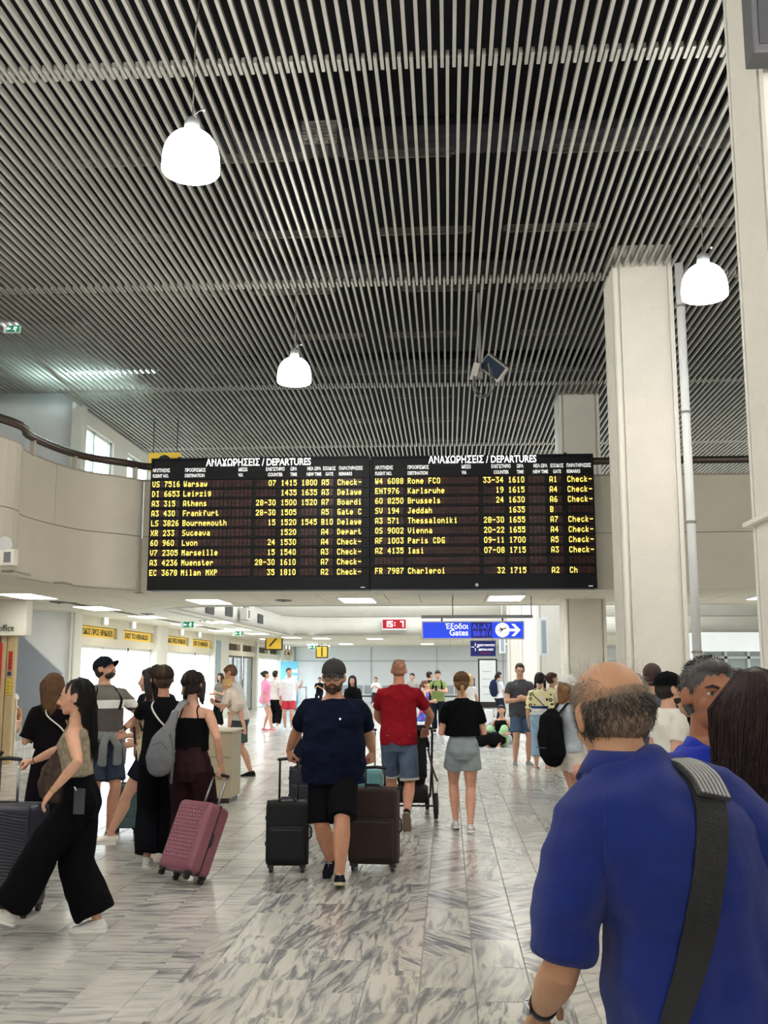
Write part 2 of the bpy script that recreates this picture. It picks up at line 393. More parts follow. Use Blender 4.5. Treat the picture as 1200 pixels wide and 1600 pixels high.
def ribbon(path, z0, z1, th, mb=None, side=1):
    mb = mb or MB(); R = []
    for i, p in enumerate(path):
        a = path[max(i-1, 0)]; c = path[min(i+1, len(path)-1)]; d = (c-a).normalized(); nn = V((-d.y, d.x))*side*th
        R.append([V((p.x, p.y, z0)), V((p.x, p.y, z1)), V((p.x+nn.x, p.y+nn.y, z1)), V((p.x+nn.x, p.y+nn.y, z0))])
    return mb.rings(R)
par = thing('wall_parapet', kind='structure')
jt = .012
# split panels of the left curve at the joint (px 83)
js = PZ(83, 913, ZS); iS = min(range(len(curve)), key=lambda i: (curve[i]-V((js.x, js.y))).length)
for seg_ in (curve[:iS+1], curve[iS:]):
    p2 = [q.copy() for q in seg_]
    L = (p2[-1]-p2[-2]).normalized()
    if seg_[0] == curve[0]: p2[-1] -= L*.012
    ribbon(p2, ZM+jt/2, ZT, .15).build('parapet_panel', parapet_m, par)
ribbon(curve, ZS, ZM-jt/2, .15).build('parapet_panel', parapet_m, par)
inner = [V((q.x, q.y))+V((-.02, .03)) for q in curve]
ribbon(inner, ZS+.02, ZT-.02, .12).build('backing', joint_m, par)
# straight part behind the board
xs = [lp[-1][0], -2.6, .4, 3.4, 7.5, 12]
for a, c in zip(xs[:-1], xs[1:]):
    MB().box((a+.006, YP, ZM+jt/2), (c-.006, YP+.15, ZT)).build('parapet_panel', parapet_m, par)
    MB().box((a+.006, YP, ZS), (c-.006, YP+.15, ZM-jt/2)).build('parapet_panel', parapet_m, par)
MB().box((xs[0], YP+.02, ZS+.02), (12, YP+.13, ZT-.02)).build('backing', joint_m, par)
ribbon([q+V((0, 0)) for q in curve], ZT, ZT+.03, .18).build('coping', mat('coping', (150, 142, 130), .6), par)
bx((xs[0], YP-.02, ZT), (12, YP+.17, ZT+.03)).build('coping', MATS['coping'], par)
# railing
rail = thing('railing', 'dark bronze tube handrail along the mezzanine parapet', 'railing')
path3 = [V((q.x, q.y+.06, ZT+.27)) for q in curve[:-1]]+[V((xs[0]+.1, YP+.07, ZT+.27))]+[V((x, YP+.07, ZT+.27)) for x in (-4, -2, 0, 2, 4, 7, 11.9)]
MB().tube(path3, .062, 16).build('handrail', mat('bronze', (92, 80, 74), .32, metal=.7), rail, True)
acc = 0; last = path3[0]; post_m = mat('post_beige', (176, 168, 154), .5)
for i in range(1, len(path3)-8):
    acc += (path3[i]-last).length; last = path3[i]
    if acc > 1.15:
        acc = 0; q = path3[i]; MB().cbox((q.x, q.y, ZT+.12), (.07, .07, .26)).build('post', post_m, rail)
for x in (-3.8, -2, -.2, 1.6, 3.95, 5.4, 7.2): MB().cbox((x, YP+.07, ZT+.12), (.07, .07, .26)).build('post', post_m, rail)

# void in the low ceiling
VX0 = -6.15; VY0, VY1 = 20.4, 38.8; VR = 1.9
def in_void(x, y):
    if not (VX0 < x < 11.9 and VY0 < y < VY1): return False
    if x < VX0+VR:
        if y < VY0+VR and (V((x, y))-V((VX0+VR, VY0+VR))).length > VR: return False
        if y > VY1-VR and (V((x, y))-V((VX0+VR, VY1-VR))).length > VR: return False
    return True
soff = thing('ceiling_low', kind='structure')
cm = MB(); PS = .6
pm = MB().box((.008, .008, 0), (PS-.008, PS-.008, .012)).mesh('ceiling_panel', tilec_m)
# supporting slab cut around the void
def curve_x(y):           # left limit of the hall side of the low ceiling at depth y
    if y >= YP: return lp[-1][0]
    best = min(curve, key=lambda q: abs(q.y-y)); return best.x
sl = MB(); sm = MB(); cells = []
for i in range(-24, 20):
    for j in range(11, 93):
        x = i*PS+.1; y = j*PS+.2; cx_, cy_ = x+PS/2, y+PS/2
        if cx_ > 11.9 or cy_ > 55.8: continue
        if cy_ < YP+.2 and (cx_ > curve_x(cy_)-.12): continue
        if in_void(cx_, cy_): continue
        if cy_ > 23.4 and cx_ < -8.75: continue
        sl.box((x, y, ZS+.013), (x+PS, y+PS, ZS+.05))
        cells.append((cy_+abs(cx_)*.3+(60 if abs(600+FPX*(cx_/cy_+.0625)-600) > 640 else 0), x, y))
cells.sort()
for k, (_, x, y) in enumerate(cells):
    if k < 300: inst('ceiling_panel', pm, soff, (x, y, ZS))
    else: sm.box((x+.008, y+.008, ZS), (x+PS-.008, y+PS-.008, ZS+.012))
sm.build('ceiling_panel', tilec_m, soff, kind='stuff'); sl.build('ceiling_grid', grid_m, soff)
# edge band and bulkhead around the void
vp = []
for k in range(0, 9): a = -pi/2-(pi/2)*k/8; vp.append(V((VX0+VR+VR*cos(a), VY0+VR+VR*sin(a))))
vp = [V((11.95, VY0))]+vp
for k in range(0, 9): a = pi-(pi/2)*k/8; vp.append(V((VX0+VR+VR*cos(a), VY1-VR+VR*sin(a))))
vp.append(V((11.95, VY1)))
bulk = thing('wall_bulkhead', kind='structure')
ribbon(vp, ZS-.02, 3.72, .14).build('bulkhead_band', plaster, bulk, True)
ribbon(vp, 3.735, 4.75, .13).build('bulkhead_band', plaster, bulk, True)
# soffit strip hugging the void's edge (fills the stair-stepped panels)
ribbon(vp, ZS-.004, ZS+.03, .62).build('edge_strip', mat('edge_strip', (216, 211, 196), .8), bulk)
ribbon([V((q.x, q.y)) for q in curve], ZS-.004, ZS+.03, .75).build('edge_strip', MATS['edge_strip'], bulk)
bx((xs[0], YP+.02, ZS-.004), (12, YP+.8, ZS+.03)).build('edge_strip', MATS['edge_strip'], bulk)
# mezzanine floor slab pieces and upper ceiling over the void
wall('floor_mezzanine', (-14, 16.75, 3.75), (12, VY0-.15, 3.9)); wall('floor_mezzanine_side', (-9, VY0-.15, 3.75), (VX0-.2, 56, 3.9)); wall('floor_mezzanine_far', (VX0-.2, VY1+.15, 3.75), (12, 56, 3.9))
wall('ceiling_far', (-8.6, 33.2, 6.9), (12, 56.2, 7.1))
# ================================================================ LEFT ENTRANCE WALL
XL = -8.6
wall('wall_far', (-8.9, 56, 0), (12, 56.2, 7), white_paint)
fw = MB()
for x in (-8.4, -4.2, -.6, 3.0, 6.6): fw.box((x-.02, 55.96, 0), (x+.02, 56, 3.0))
fw.box((-8.5, 55.96, 2.2), (12, 56, 2.24)); fw.build('trim_2', mat('trim_grey', (176, 184, 190), .5), kind='structure')
wall('wall_left_upper', (XL-.3, 33, 3.05), (XL-.05, 56, 7.0)); wall('wall_left_band', (XL-.3, 23.5, 3.05), (XL-.05, 33, 3.9))
bays = []
edges = [(118, 238), (255, 330), (352, 397), (400, 436), (440, 466)]
def yat(px):  # depth on plane X = XL at horizon level
    lo, hi = 10, 90
    for _ in range(50):
        mid = (lo+hi)/2
        if XH(px, mid) < XL: hi = mid          # farther left means deeper plane point is left -> reduce
        else: lo = mid
    return lo
def yat(px):
    d = ray(px, 1047); return XL/d.x*d.y
lastY = yat(100)
wl = thing('wall_entrance', kind='structure')
for k, (a, c) in enumerate(edges):
    ya, yc = yat(a), min(yat(c), 55.5)
    bx((XL-.3, lastY, 0), (XL+.12, ya, ZS)).build('pillar', plaster, wl); lastY = yc
    d = thing('door_%d' % (k+1), kind='structure')
    # header band
    hb = 2.3
    MB().box((XL-.2, ya, hb), (XL+.02, yc, hb+.2)).build('header', cream_m, d)
    MB().box((XL-.2, ya, hb+.47), (XL+.02, yc, ZS)).build('header', cream_m, d)
    MB().box((XL-.2, (ya+yc)/2-.25, hb+.2), (XL+.02, (ya+yc)/2+.25, hb+.47)).build('header', cream_m, d)
    bx((XL-.2, ya, hb+.2), (XL-.16, yc, hb+.47)).build('recess', mat('recess', (70, 60, 40), .7), d)
    L = yc-ya
    if k in (0, 1, 4):
        for s_, (u0, u1, tx) in enumerate(((ya+.1, (ya+yc)/2-.35, 'ΕΞΟΔΟΣ ΠΡΟΣ ΗΡΑΚΛΕΙΟ'), ((ya+yc)/2+.3, yc-.15, 'EXIT TO HERAKLIO'))):
            where = {0: 'over the nearest glass entrance', 1: 'over the second glass entrance', 4: 'over the farthest glass entrance'}[k]
            sg = thing('exit_banner', 'yellow panel with dark %s lettering %s' % ('Greek' if s_ == 0 else 'English', where), 'sign')
            bx((XL-.15, u0, hb+.2), (XL-.04, u1, hb+.45)).build('panel', yellow_m, sg)
            tb = text_mesh(tx, .2, .003, 1, .003, 'CENTER'); wtx = max(q.x for q in tb.v)-min(q.x for q in tb.v)
            mm = M.Translation((XL-.035, (u0+u1)/2, hb+.26)) @ M.Rotation(pi/2, 4, 'Z') @ FACE @ M.Diagonal((min(1.2, (u1-u0-.2)/wtx), 1, 1, 1))
            tb.xf(mm).build('lettering', btext_m, sg)
        for u, lr in (((ya*.72+yc*.28), 'left'), ((ya*.35+yc*.65), 'right')):
            sq = thing('emergency_light', 'small square lit lamp, %s of two %s' % (lr, where), 'light', (XL+.03, u, hb+.62), 0, 'square lamps above the entrances')
            MB().cbox((.03, 0, 0), (.06, .3, .2)).build('housing', white_paint, sq); MB().cbox((.065, 0, 0), (.01, .24, .14)).build('lens', lite_m, sq)
    # doors: frames and panes
    fr = trimw if k != 2 else mat('frame_brown', (110, 96, 74), .5)
    nleaf = 3
    for q in range(nleaf):
        u0 = ya+L*q/nleaf; u1 = ya+L*(q+1)/nleaf; lf = MB(); s = .04
        x0, x1 = XL-.12-.05*(q % 2), XL-.08-.05*(q % 2)
        lf.box((x0, u0, 0), (x1, u0+s, hb)).box((x0, u1-s, 0), (x1, u1, hb)).box((x0, u0, hb-.07), (x1, u1, hb)).box((x0, u0, 0), (x1, u1, .09))
        o = lf.build('door_leaf', fr, d)
        MB().box((x0+.015, u0+s, .09), (x0+.022, u1-s, hb-.07)).build('pane', glassm if k != 2 else mat('tinted_glass', (90, 88, 74), .1, alpha=.7), o)
        MB().box((x1, u1-.14, .95), (x1+.035, u1-.11, 1.35)).build('handle', metal((190, 190, 190)), o)
    # vestibule outside
    vf = MB(); x0 = XL-2.2
    for q in range(0, nleaf+1): vf.box((x0, ya+L*q/nleaf-.03, 0), (x0+.06, ya+L*q/nleaf+.03, 2.5))
    vf.box((x0, ya, 2.4), (x0+.06, yc, 2.5)); vf.build('outer_frame', mat('pale_blue_frame', (232, 242, 248), .5), d)
bx((XL-.3, lastY, 0), (XL+.12, 56, ZS)).build('pillar', plaster, wl)
# outside ground
bx((-60, -10, -.4), (-14, 60, -.02)).build('ground_outside', mat('paving_outside', (200, 200, 196), .8), kind='structure')
bx((-14, 19.6, -.3), (XL-.3, 60, -.015)).build('ground_vestibule', mat('paving_vestibule', (206, 206, 204), .7), kind='structure')
# wall beside the stairs
aY = P(37, 1047, 21.8)
sw = MB(); A = V((aY.x-6, 21.8)); B = V((aY.x, 21.8)); Cc = V((XL+.1, yat(100)))
sw.prism([(A.x, A.y), (B.x, B.y), (Cc.x, Cc.y), (Cc.x-.2, Cc.y+.3), (A.x, A.y+.4)], 0, 3.75); sw.build('wall_stair', white_paint, kind='structure')
for px in (99, 104): 
    q = P(px, 1047, yat(px)-.1); MB().cyl(V((q.x+.15, q.y-.05, 0)), V((q.x+.15, q.y-.05, ZS)), .035, 10).build('downpipe', plaster, label='thin cream pipe left of the nearest glass entrance, %s' % ('left one of the pair' if px == 99 else 'right one of the pair'), category='pipe')
# stair skirt (grey-blue) and steps
YS = 21.55
pts = [P(22, 985, YS), P(95, 1052, YS), P(95, 1052, YS), P(22, 985, YS)]
sk = MB(); a, b2 = P(0, 965, YS), P(97, 1052, YS)
k = 0
poly = [(a.x-1.5, 0), (b2.x, 0), (b2.x, b2.z), (a.x, a.z), (a.x-1.5, a.z+.9)]
skm = M.Translation((0, YS+.12, 0)) @ FACE
sk.prism(poly, 0, .12); sk.xf(skm); sk.build('trim_3', mat('skirt_grey', (168, 174, 186), .8, var=.03), kind='structure')
st = thing('staircase', 'marble stairs rising to the left behind the ticket office', 'stairs')
x0 = XH(66, 20.3)
for k in range(6):
    MB().box((x0-3, 19.2, k*.16), (x0-.31*k, YS, k*.16+.16)).build('step', marble_m, st, bev=.006)
rl = thing('stair_railing', 'beige painted railing in front of the marble stairs', 'railing')
for px in (23, 27): q = P(px, 1047, 19.1); MB().cbox((q.x, 19.1, .58), (.055, .055, 1.16)).build('post', cream_m, rl)
q0 = P(10, 1085, 19.1); q1 = P(27, 1106, 19.1)
MB().tube([q0, q1], .03, 8).build('top_rail', cream_m, rl)
for px in (12, 17): q = P(px, 1047, 19.1); MB().cbox((q.x, 19.1, .58), (.04, .04, 1.16)).build('post', cream_m, rl)
# black pot/bag on stairs
# ================================================================ TICKET OFFICE
to = thing('ticket_office', 'ticket office front with a white fascia at the left edge', 'booth')
fx = P(36, 1047, 18.4).x
MB().box((-14, 18.4, P(20, 993, 18.4).z), (fx, 18.7, ZS)).build('fascia', plaster, to, bev=.01)
sign_text(to, 'lettering', 'Ticket office', P(22, 985, 18.4).x, 18.395, P(20, 986, 18.4).z, .17, btext_m, .001, .8, 'RIGHT')
wx = P(22, 1047, 18.5).x
wood = mat('wood_frame', (186, 164, 126), .55, bump=.2, bscale=30, var=.08, vscale=6)
MB().box((-14, 18.55, 0), (wx-.25, 18.65, 2.33)).build('wall_panel', mat('brown_panel', (120, 104, 88), .6, var=.1), to)
MB().box((wx-.27, 18.5, 0), (wx-.17, 18.62, 2.4)).build('door_frame', wood, to, bev=.006)
MB().box((wx-.15, 18.5, 0), (wx, 18.62, 2.4)).build('door_frame', wood, to, bev=.006)
for nm, z0, z1, x0_, x1_, c, wr in (('poster', 1.2, 2.2, wx-.6, wx-.24, (200, 40, 48), 'red poster'), ('notice', 1.7, 2.05, wx-.11, wx-.04, (176, 40, 36), 'narrow red notice'), ('notice', 1.25, 1.55, wx-.12, wx-.04, (210, 180, 40), 'yellow notice'), ('notice', 1.60, 1.68, wx-.12, wx-.04, (90, 90, 110), 'small grey notice')):
    b = thing(nm, wr+' fixed to the ticket office front', 'poster' if nm == 'poster' else 'sign'); bx((x0_, 18.478, z0), (x1_, 18.492, z1)).build('sheet', mat('paper_%d' % c[0], c, .6), b)
    for kk in range(4):
        zz = z0+(z1-z0)*(kk+.6)/5; bx((x0_+.015, 18.474, zz), (x1_-.015-.01*(kk % 2), 18.4785, zz+.012)).build('printed_line', btext_m, b)
# counter top beside it
# ================================================================ CEILING LIGHTS (low ceiling)
def ceil_light(x, y, w=.6, l=1.2, lab='bright recessed rectangular light panel in the low ceiling'):
    t = thing('ceiling_light', lab, 'light', (x, y, ZS), 0, 'recessed light panels in the low ceiling')
    MB().box((-w/2-.03, -l/2-.03, -.012), (w/2+.03, l/2+.03, .0)).build('frame', white_paint, t)
    MB().box((-w/2, -l/2, -.016), (w/2, l/2, -.011)).build('diffuser', diff_m, t)
    for k in range(1, 6): bx((-w/2, -l/2+l*k/6-.008, -.022), (w/2, -l/2+l*k/6+.008, -.0155)).build('louvre', mat('louvre', (230, 230, 225), .4), t)
LW = {43: 'above the ticket office fascia', 152: 'right of the ticket office', 231: 'over the nearest glass entrance', 327: 'under the left part of the board', 559: 'under the middle of the board', 790: 'under the right part of the board', 340: 'beside the first running man sign', 372: 'just past the first running man sign', 402: 'beside the second running man sign', 456: 'just right of the black and yellow sign', 503: 'above the small far yellow sign'}
for px, py in ((43, 931), (152, 950), (231, 963.7), (327, 939.5), (559, 937.5), (790, 934), (340, 971.5), (372, 983), (402, 990), (456, 996), (503, 997.5)):
    q = PZ(px, py, ZS); ceil_light(q.x, q.y, lab='bright recessed light panel in the low ceiling '+LW[px])
for x, y in ((5.8, 18.4), (8.6, 18.4), (-7.4, 28.5), (-7.4, 33), (-7.4, 42), (-3, 42), (1, 42), (5, 42), (9, 42), (-5, 50), (-1, 50), (3, 50), (7, 50), (-9.8, 15.5), (-9.5, 12)): ceil_light(x, y)
for k, (px, py) in enumerate(((92, 940.7), (443, 938), (320, 970), (230, 959))):
    q = PZ(px, py, ZS); t = thing('ceiling_vent', 'dark oval vent in the low ceiling, %s' % ['above the ticket office side', 'beneath the left half of the board', 'over the second entrance', 'over the nearest entrance'][k], 'vent', q)
    MB().ell((0, 0, -.005), (.16, .3, .012)).build('cover', mat('vent_dark', (80, 76, 70), .6), t, True); MB().cyl(V((0, 0, -.03)), V((0, 0, 0)), .03, 10).build('knob', dark_m, t)
# exit signs
def exit_sign(px, py, Y, w, label, z_top=None):
    c = P(px, py, Y); s = w/.4
    t = thing('exit_sign', label, 'sign', c)
    MB().box((-.24*s, -.05, .09*s), (.24*s, .05, .14*s)).build('lamp_bar', lite_m, t, bev=.005)
    MB().box((-.2*s, -.02, -.1*s), (.2*s, .02, .09*s)).build('plate', white_paint, t)
    MB().box((-.12*s, -.026, -.085*s), (.19*s, -.02, .08*s)).build('panel', green_m, t)
    r = MB(); y0, y1 = -.03, -.026
    r.box((-.09*s, y0, -.02*s), (-.02*s, y1, .01*s)); r.prism([(-.115*s, -.005*s), (-.08*s, -.045*s), (-.08*s, .035*s)], .027, .031, FACE)
    r.ell((.1*s, -.028, .055*s), (.014*s, .004, .014*s), seg=8, rin=6)
    for aa, bb in (((.1, .04), (.08, -.01)), ((.08, -.01), (.045, -.03)), ((.08, -.01), (.11, -.035)), ((.11, -.035), (.1, -.07)), ((.1, .03), (.06, .02)), ((.1, .03), (.14, .005))):
        r.tube([V((aa[0]*s, -.028, aa[1]*s)), V((bb[0]*s, -.028, bb[1]*s))], .009*s, 6)
    r.build('pictogram', wtext_m, t)
    if z_top: MB().cyl(V((0, 0, .14*s)), V((0, 0, z_top-c.z)), .012, 8).build('rod', white_paint, t)
    return t
exit_sign(293, 976, 27, .36, 'green running man exit sign hung over the nearest entrance', ZS)
exit_sign(372, 989.5, 34, .36, 'green running man exit sign hung over the second entrance', ZS)
exit_sign(488, 1011, 47, .4, 'green exit sign far back, left of the small yellow sign', ZS)
exit_sign(508, 1013, 50, .4, 'green exit sign farthest back, right of the small yellow sign', ZS)
exit_sign(19, 514, 14.5, .26, 'lit green exit sign hanging under the fins at the left edge', HC)
# ================================================================ PENDANT LAMPS
def pendant(loc, label, tilt=0, power=130):
    t = thing('pendant_lamp', label, 'lamp', loc)
    prof = [(.215, -.185), (.224, -.175)]+[(.225*max(1-(k/12)**3.0, .05)**.5, -.165+.33*k/12) for k in range(13)]
    R = [[V((r*cos(2*pi*j/40), r*sin(2*pi*j/40), z)) for j in range(40)] for r, z in prof]
    Ri = [[V(((r-.006)*cos(2*pi*j/40), (r-.006)*sin(2*pi*j/40), z)) for j in range(40)] for r, z in prof[::-1]]
    MB().rings(R+Ri, close=False, loop=True).build('lamp_shade', shade_m, t, True)
    MB().ell((0, 0, -.03), (.07, .07, .1)).build('bulb', shade_m, t, True)
    MB().tube([V((0, 0, .15)), V((0, 0, .165)), V((0, 0, .255)), V((0, 0, .265))], [.062, .066, .058, .03], 20).build('neck', plastic((168, 176, 176), .4), t, True)
    top = HC+.25-loc[2]
    MB().tube([V((0, 0, .26)), V((.006, 0, top*.45)), V((.004, 0, top*.7)), V((.02, .02, top*.92)), V((.09, .05, top))], .006, 8).build('cable', plastic((120, 118, 112)), t, True)
    MB().tube([V((0, 0, .28)), V((.05, 0, .33)), V((.08, 0, .34))], .004, 6).ell((.09, 0, .34), (.016, .016, .016)).build('cord_toggle', metal((190, 190, 190)), t, True)
    d = bpy.data.lights.new('pendant_light', 'POINT'); d.energy = power; d.shadow_soft_size = .2; d.color = (1, .97, .92)
    o = bpy.data.objects.new('pendant_light', d); COL.objects.link(o); o.location = (0, 0, -.3); o.parent = t
    return t
LP_ = 105
p1 = P(299, 235, 7.3); p2 = P(460, 577, 12.9); p3 = P(1100, 437, 9.8)
pendant(p1, 'largest glowing white dome pendant lamp, upper left', power=LP_)
pendant(p2, 'smallest glowing white dome pendant lamp, left above the board', power=LP_)
pendant(p3, 'glowing white dome pendant lamp between the two tall columns', power=LP_)
for x, y, s_ in ((-2, 1.8, 'behind the camera on the left'), (2.7, 4.2, 'overhead on the right'), (-6.5, 4.5, 'far to the left near the camera'), (-6.5, 10, 'on the left beyond the frame'), (2.7, -2, 'behind the camera on the right'), (-2, -3.5, 'well behind the camera'), (7.3, 4, 'right of the columns near the camera'), (7.3, 10, 'right of the columns ahead'), (-6.5, -1, 'left, behind the camera')):  # unseen pendants continuing the grid, added for fill light
    pendant(V((x, y, p1.z)), 'white dome pendant lamp, unseen and added for fill light, '+s_, power=LP_)
# light above the fins at left, with one sagging fin
fl = thing('fluorescent_lamp', 'lit cold white fluorescent lamp above the fins at upper left', 'light', P(178, 596, 17.9)+V((0, .1, .2)))
MB().cyl(V((-.95, 0, 0)), V((.75, 0, 0)), .02, 10).build('tube', mat('tube_lit', (220, 255, 250), .4, emit=75), fl)
MB().box((-1, -.04, .03), (.8, .04, .09)).build('body', mat('batten_grey', (176, 174, 168), .5), fl)
sf = P(68, 545, 16.2); se = P(106, 598, 17.9)
bx((-FW/2, 0, 0), (FW/2, 2.1, FH)).xf(M.Translation((sf.x-.02, 15.9, HC-.02)) @ M.Rotation(RD(-4.5), 4, 'X') @ M.Rotation(RD(-2), 4, 'Z')).build('fin', fin_m, ceil, label='sagging fin')
# loose cable above the fins
MB().tube([P(338, 85, 8.0)+V((0, 0, .1)), P(352, 200, 9.0)+V((0, 0, .1)), P(395, 300, 10.5)+V((0, 0, .08)), P(430, 390, 12)+V((0, 0, .08)), P(458, 440, 12.9)+V((0, 0, .1))], .007, 6).build('loose_cable', plastic((80, 80, 80)), None, True, label='thin loose cable lying over the fins between two pendants', category='cable')
# ================================================================ HANGING FLOODLIGHT with cable loop
fp = P(760, 575, 13.6)
fd = thing('floodlight', 'grey floodlight hanging below the fins with looped cable', 'light', fp)
hm = M.Rotation(RD(-28), 4, 'Z') @ M.Rotation(RD(42), 4, 'Y')
bx((-.2, -.03, -.12), (.2, .03, .12)).xf(M.Translation((.1, 0, .0)) @ hm).build('housing', mat('flood_grey', (176, 174, 168), .4, metal=.3), fd, bev=.01)
bx((-.17, -.045, -.095), (.17, -.03, .095)).xf(M.Translation((.1, 0, .0)) @ hm).build('lens', mat('flood_glass', (30, 44, 62), .1), fd)
for k in range(5): bx((-.17+k*.075, -.04, .12), (-.14+k*.075, .04, .14)).xf(M.Translation((.1, 0, 0)) @ hm).build('fin_slot', dark_m, fd)
bx((-.05, -.04, -.14), (.04, .04, .1)).xf(M.Translation((-.15, 0, -.03)) @ M.Rotation(RD(15), 4, 'Y')).build('driver_box', mat('flood_grey', (176, 174, 168)), fd, bev=.01)
MB().cyl(V((-.09, 0, -.1)), V((-.09, 0, HC-fp.z+.05)), .022, 10).build('stem', mat('stem_grey', (110, 108, 104), .5), fd)
bx((-.13, -.03, -.16), (-.05, .03, -.06)).build('bracket', mat('stem_grey', (110, 108, 104)), fd)
lc = [V((-.18, -.03, -.12)), V((-.185, -.03, -.25)), V((-.15, -.03, -.38)), V((-.06, -.03, -.43)), V((.03, -.03, -.38)), V((.06, -.03, -.25)), V((.05, -.03, -.1)), V((.03, -.02, .05))]
MB().tube([V((*q,)) for q in spline([tuple(q) for q in lc])], .014, 8).build('cable', plastic((90, 90, 88)), fd, True)
MB().tube([V((*q,)) for q in spline([(-.16, -.05, -.14), (-.15, -.05, -.3), (-.05, -.05, -.4), (.08, -.05, -.34), (.1, -.04, -.18), (.06, -.03, .0)])], .009, 8).build('cable', plastic((60, 60, 60)), fd, True)

# ================================================================ DEPARTURE BOARDS
FONT = {}
def _f(s):
    for it in s.split():
        k, v = it[0], it[1:]; FONT[k] = [int(v[i:i+2], 16) for i in range(0, 10, 2)]
_f('03E4141413E 100427F4000 24261514946 32141454B31 41814127F10 52745454539 63C4A494930 70171090503 83649494936 9064949291E -0808080808 '
   'A7E1111117E B7F49494936 C3E41414122 D7F4141221C E7F49494941 F7F09090901 G3E41495179 H7F0808087F I00417F4100 J2040413F01 K7F08142241 L7F40404040 M7F020C027F N7F0408107F O3E4141413E P7F09090906 R7F09192946 S4649494931 T01017F0101 U3F4040403F V1F2040201F W3F4038403F X6314081463 Z6151494543 '
   'a2054545478 b7F48444438 c3844444420 d384444487F e3854545418 f087E090102 g0C5252523E h7F08040478 i00447D4000 k7F10284400 l00417F4000 m7C04180478 n7C08040478 o3844444438 p7C14141408 r7C08040408 s4854545420 t043F444020 u3C4040207C v1C2040201C w3C4030403C y0C5050503C z4464544C44')
YB = 16.28
def glyph(mb, ch, x, z, wid, hei, y):
    if ch not in FONT: return
    pw, ph = wid/5, hei/7
    for c in range(5):
        bits = FONT[ch][c]; r = 0
        while r < 7:
            if bits >> r & 1:
                r2 = r
                while r2 < 6 and bits >> (r2+1) & 1: r2 += 1
                mb.box((x+c*pw-pw*.16, y-.003, z+hei-(r2+1)*ph-ph*.08), (x+(c+1)*pw+pw*.16, y, z+hei-r*ph+ph*.08)); r = r2+1
            else: r += 1
flap_m = mat('flap_brown', (50, 24, 22), .4, island=.5, spec=.25)
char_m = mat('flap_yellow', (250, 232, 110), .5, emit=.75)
def board(label, xl, xr, ytop, ybot, yrow0, rows, groups, heads, title, tx, yt, yh):
    t = thing('departure_board', label, 'display board', (XH(xl, YB), YB, 0)); ox = t.location.x
    X = lambda px: P(px, (yrow0+ytop)/2+70, YB).x-ox
    x0, x1 = 0, XH(xr, YB)-ox-.004
    zt, zb = P((xl+xr)/2, ytop, YB).z, P((xl+xr)/2, ybot, YB).z
    bd = mat('board_black', (9, 11, 16), .5, spec=.2)
    MB().box((x0, .02, zb), (x1, .30, zt)).build('housing', bd, t, bev=.008)
    fr = .03
    for a, b in (((x0, -.012, zb), (x0+fr, .02, zt)), ((x1-fr, -.012, zb), (x1, .02, zt)), ((x0+fr, -.012, zb), (x1-fr, .02, zb+.2)), ((x0+fr, -.012, zt-.03), (x1-fr, .02, zt))):
        bx(a, b).build('frame', bd, t)
    sc = .01030            # metres per photo pixel at the board
    pitch = 6.62*sc*1.0
    n = len(rows); z0 = P((xl+xr)/2, yrow0, YB).z; rp = 15.93*sc
    for r, row in enumerate(rows):
        zc = z0-r*rp; mb = MB(); tx_ = MB()
        for (gx, cnt) in groups:
            for c in range(cnt):
                xx = X(gx)+c*pitch
                mb.box((xx+.003, -.004, zc-.059), (xx+pitch-.003, .02, zc-.001)); mb.box((xx+.003, -.004, zc+.001), (xx+pitch-.003, .02, zc+.059))
        o = mb.build('flap_row', flap_m, t, kind='stuff')
        bx((x0+fr, -.010, zc+rp/2-.012), (x1-fr, .02, zc+rp/2+.012)).build('row_divider', bd, t)
        for (gx, cnt), s_ in zip(groups, row):
            s_ = s_[:cnt] if len(s_) > cnt else s_
            for c, ch in enumerate(s_):
                if ch != ' ': glyph(tx_, ch, X(gx)+c*pitch+pitch*.14, zc-.047, pitch*.72, .094, -.0045)
        if tx_.v: tx_.build('lettering', char_m, o)
    zz = P(xl, yt, YB).z
    tb = text_mesh(title, .165, .003, .86, .003); L = max(q.x for q in tb.v); tb.xf(M.Translation((X(tx[0]), -.014, P((tx[0]+tx[1])/2, yt, YB).z-.06)) @ FACE @ M.Diagonal(((X(tx[1])-X(tx[0]))/L, 1, 1, 1))).build('title', wtext_m, t)
    for a, b, px, al in heads:
        for s_, yy in ((a, yh[0]), (b, yh[1])):
            tb = text_mesh(s_, .078, .003, .66, .002, al); tb.xf(M.Translation((X(px), -.006, P(xl+11, yy, YB).z-.026)) @ FACE).build('column_heading', mat('lettering_grey', (225, 225, 225), .5, emit=.45), t)
    MB().box((x1-.14, -.014, zb+.03), (x1-.07, -.011, zb+.042)).build('maker_plate', mat('lettering_grey', (225, 225, 225)), t)
    for q in (.12, .5, .88): bx((x1*q-.03, .12, zt), (x1*q+.03, .2, zt+.05)).build('lug', dark_m, t)
    for q in (.15, .85): bx((x1*q-.05, .30, zb+.3), (x1*q+.05, YP-YB, zb+.4)).build('bracket', dark_m, t)
    return t, ox, zb
Hd = [('ΑΡ.ΠΤΗΣΗΣ', 'FLIGHT NO.'), ('ΠΡΟΟΡΙΣΜΟΣ', 'DESTINATION'), ('ΜΕΣΩ', 'VIA'), ('ΕΛΕΓΚΤΗΡΙΟ', 'COUNTER'), ('ΩΡΑ', 'TIME'), ('ΝΕΑ ΩΡΑ', 'NEW TIME'), ('ΕΞΟΔΟΣ', 'GATE'), ('ΠΑΡΑΤΗΡΗΣΕΙΣ', 'REMARKS')]
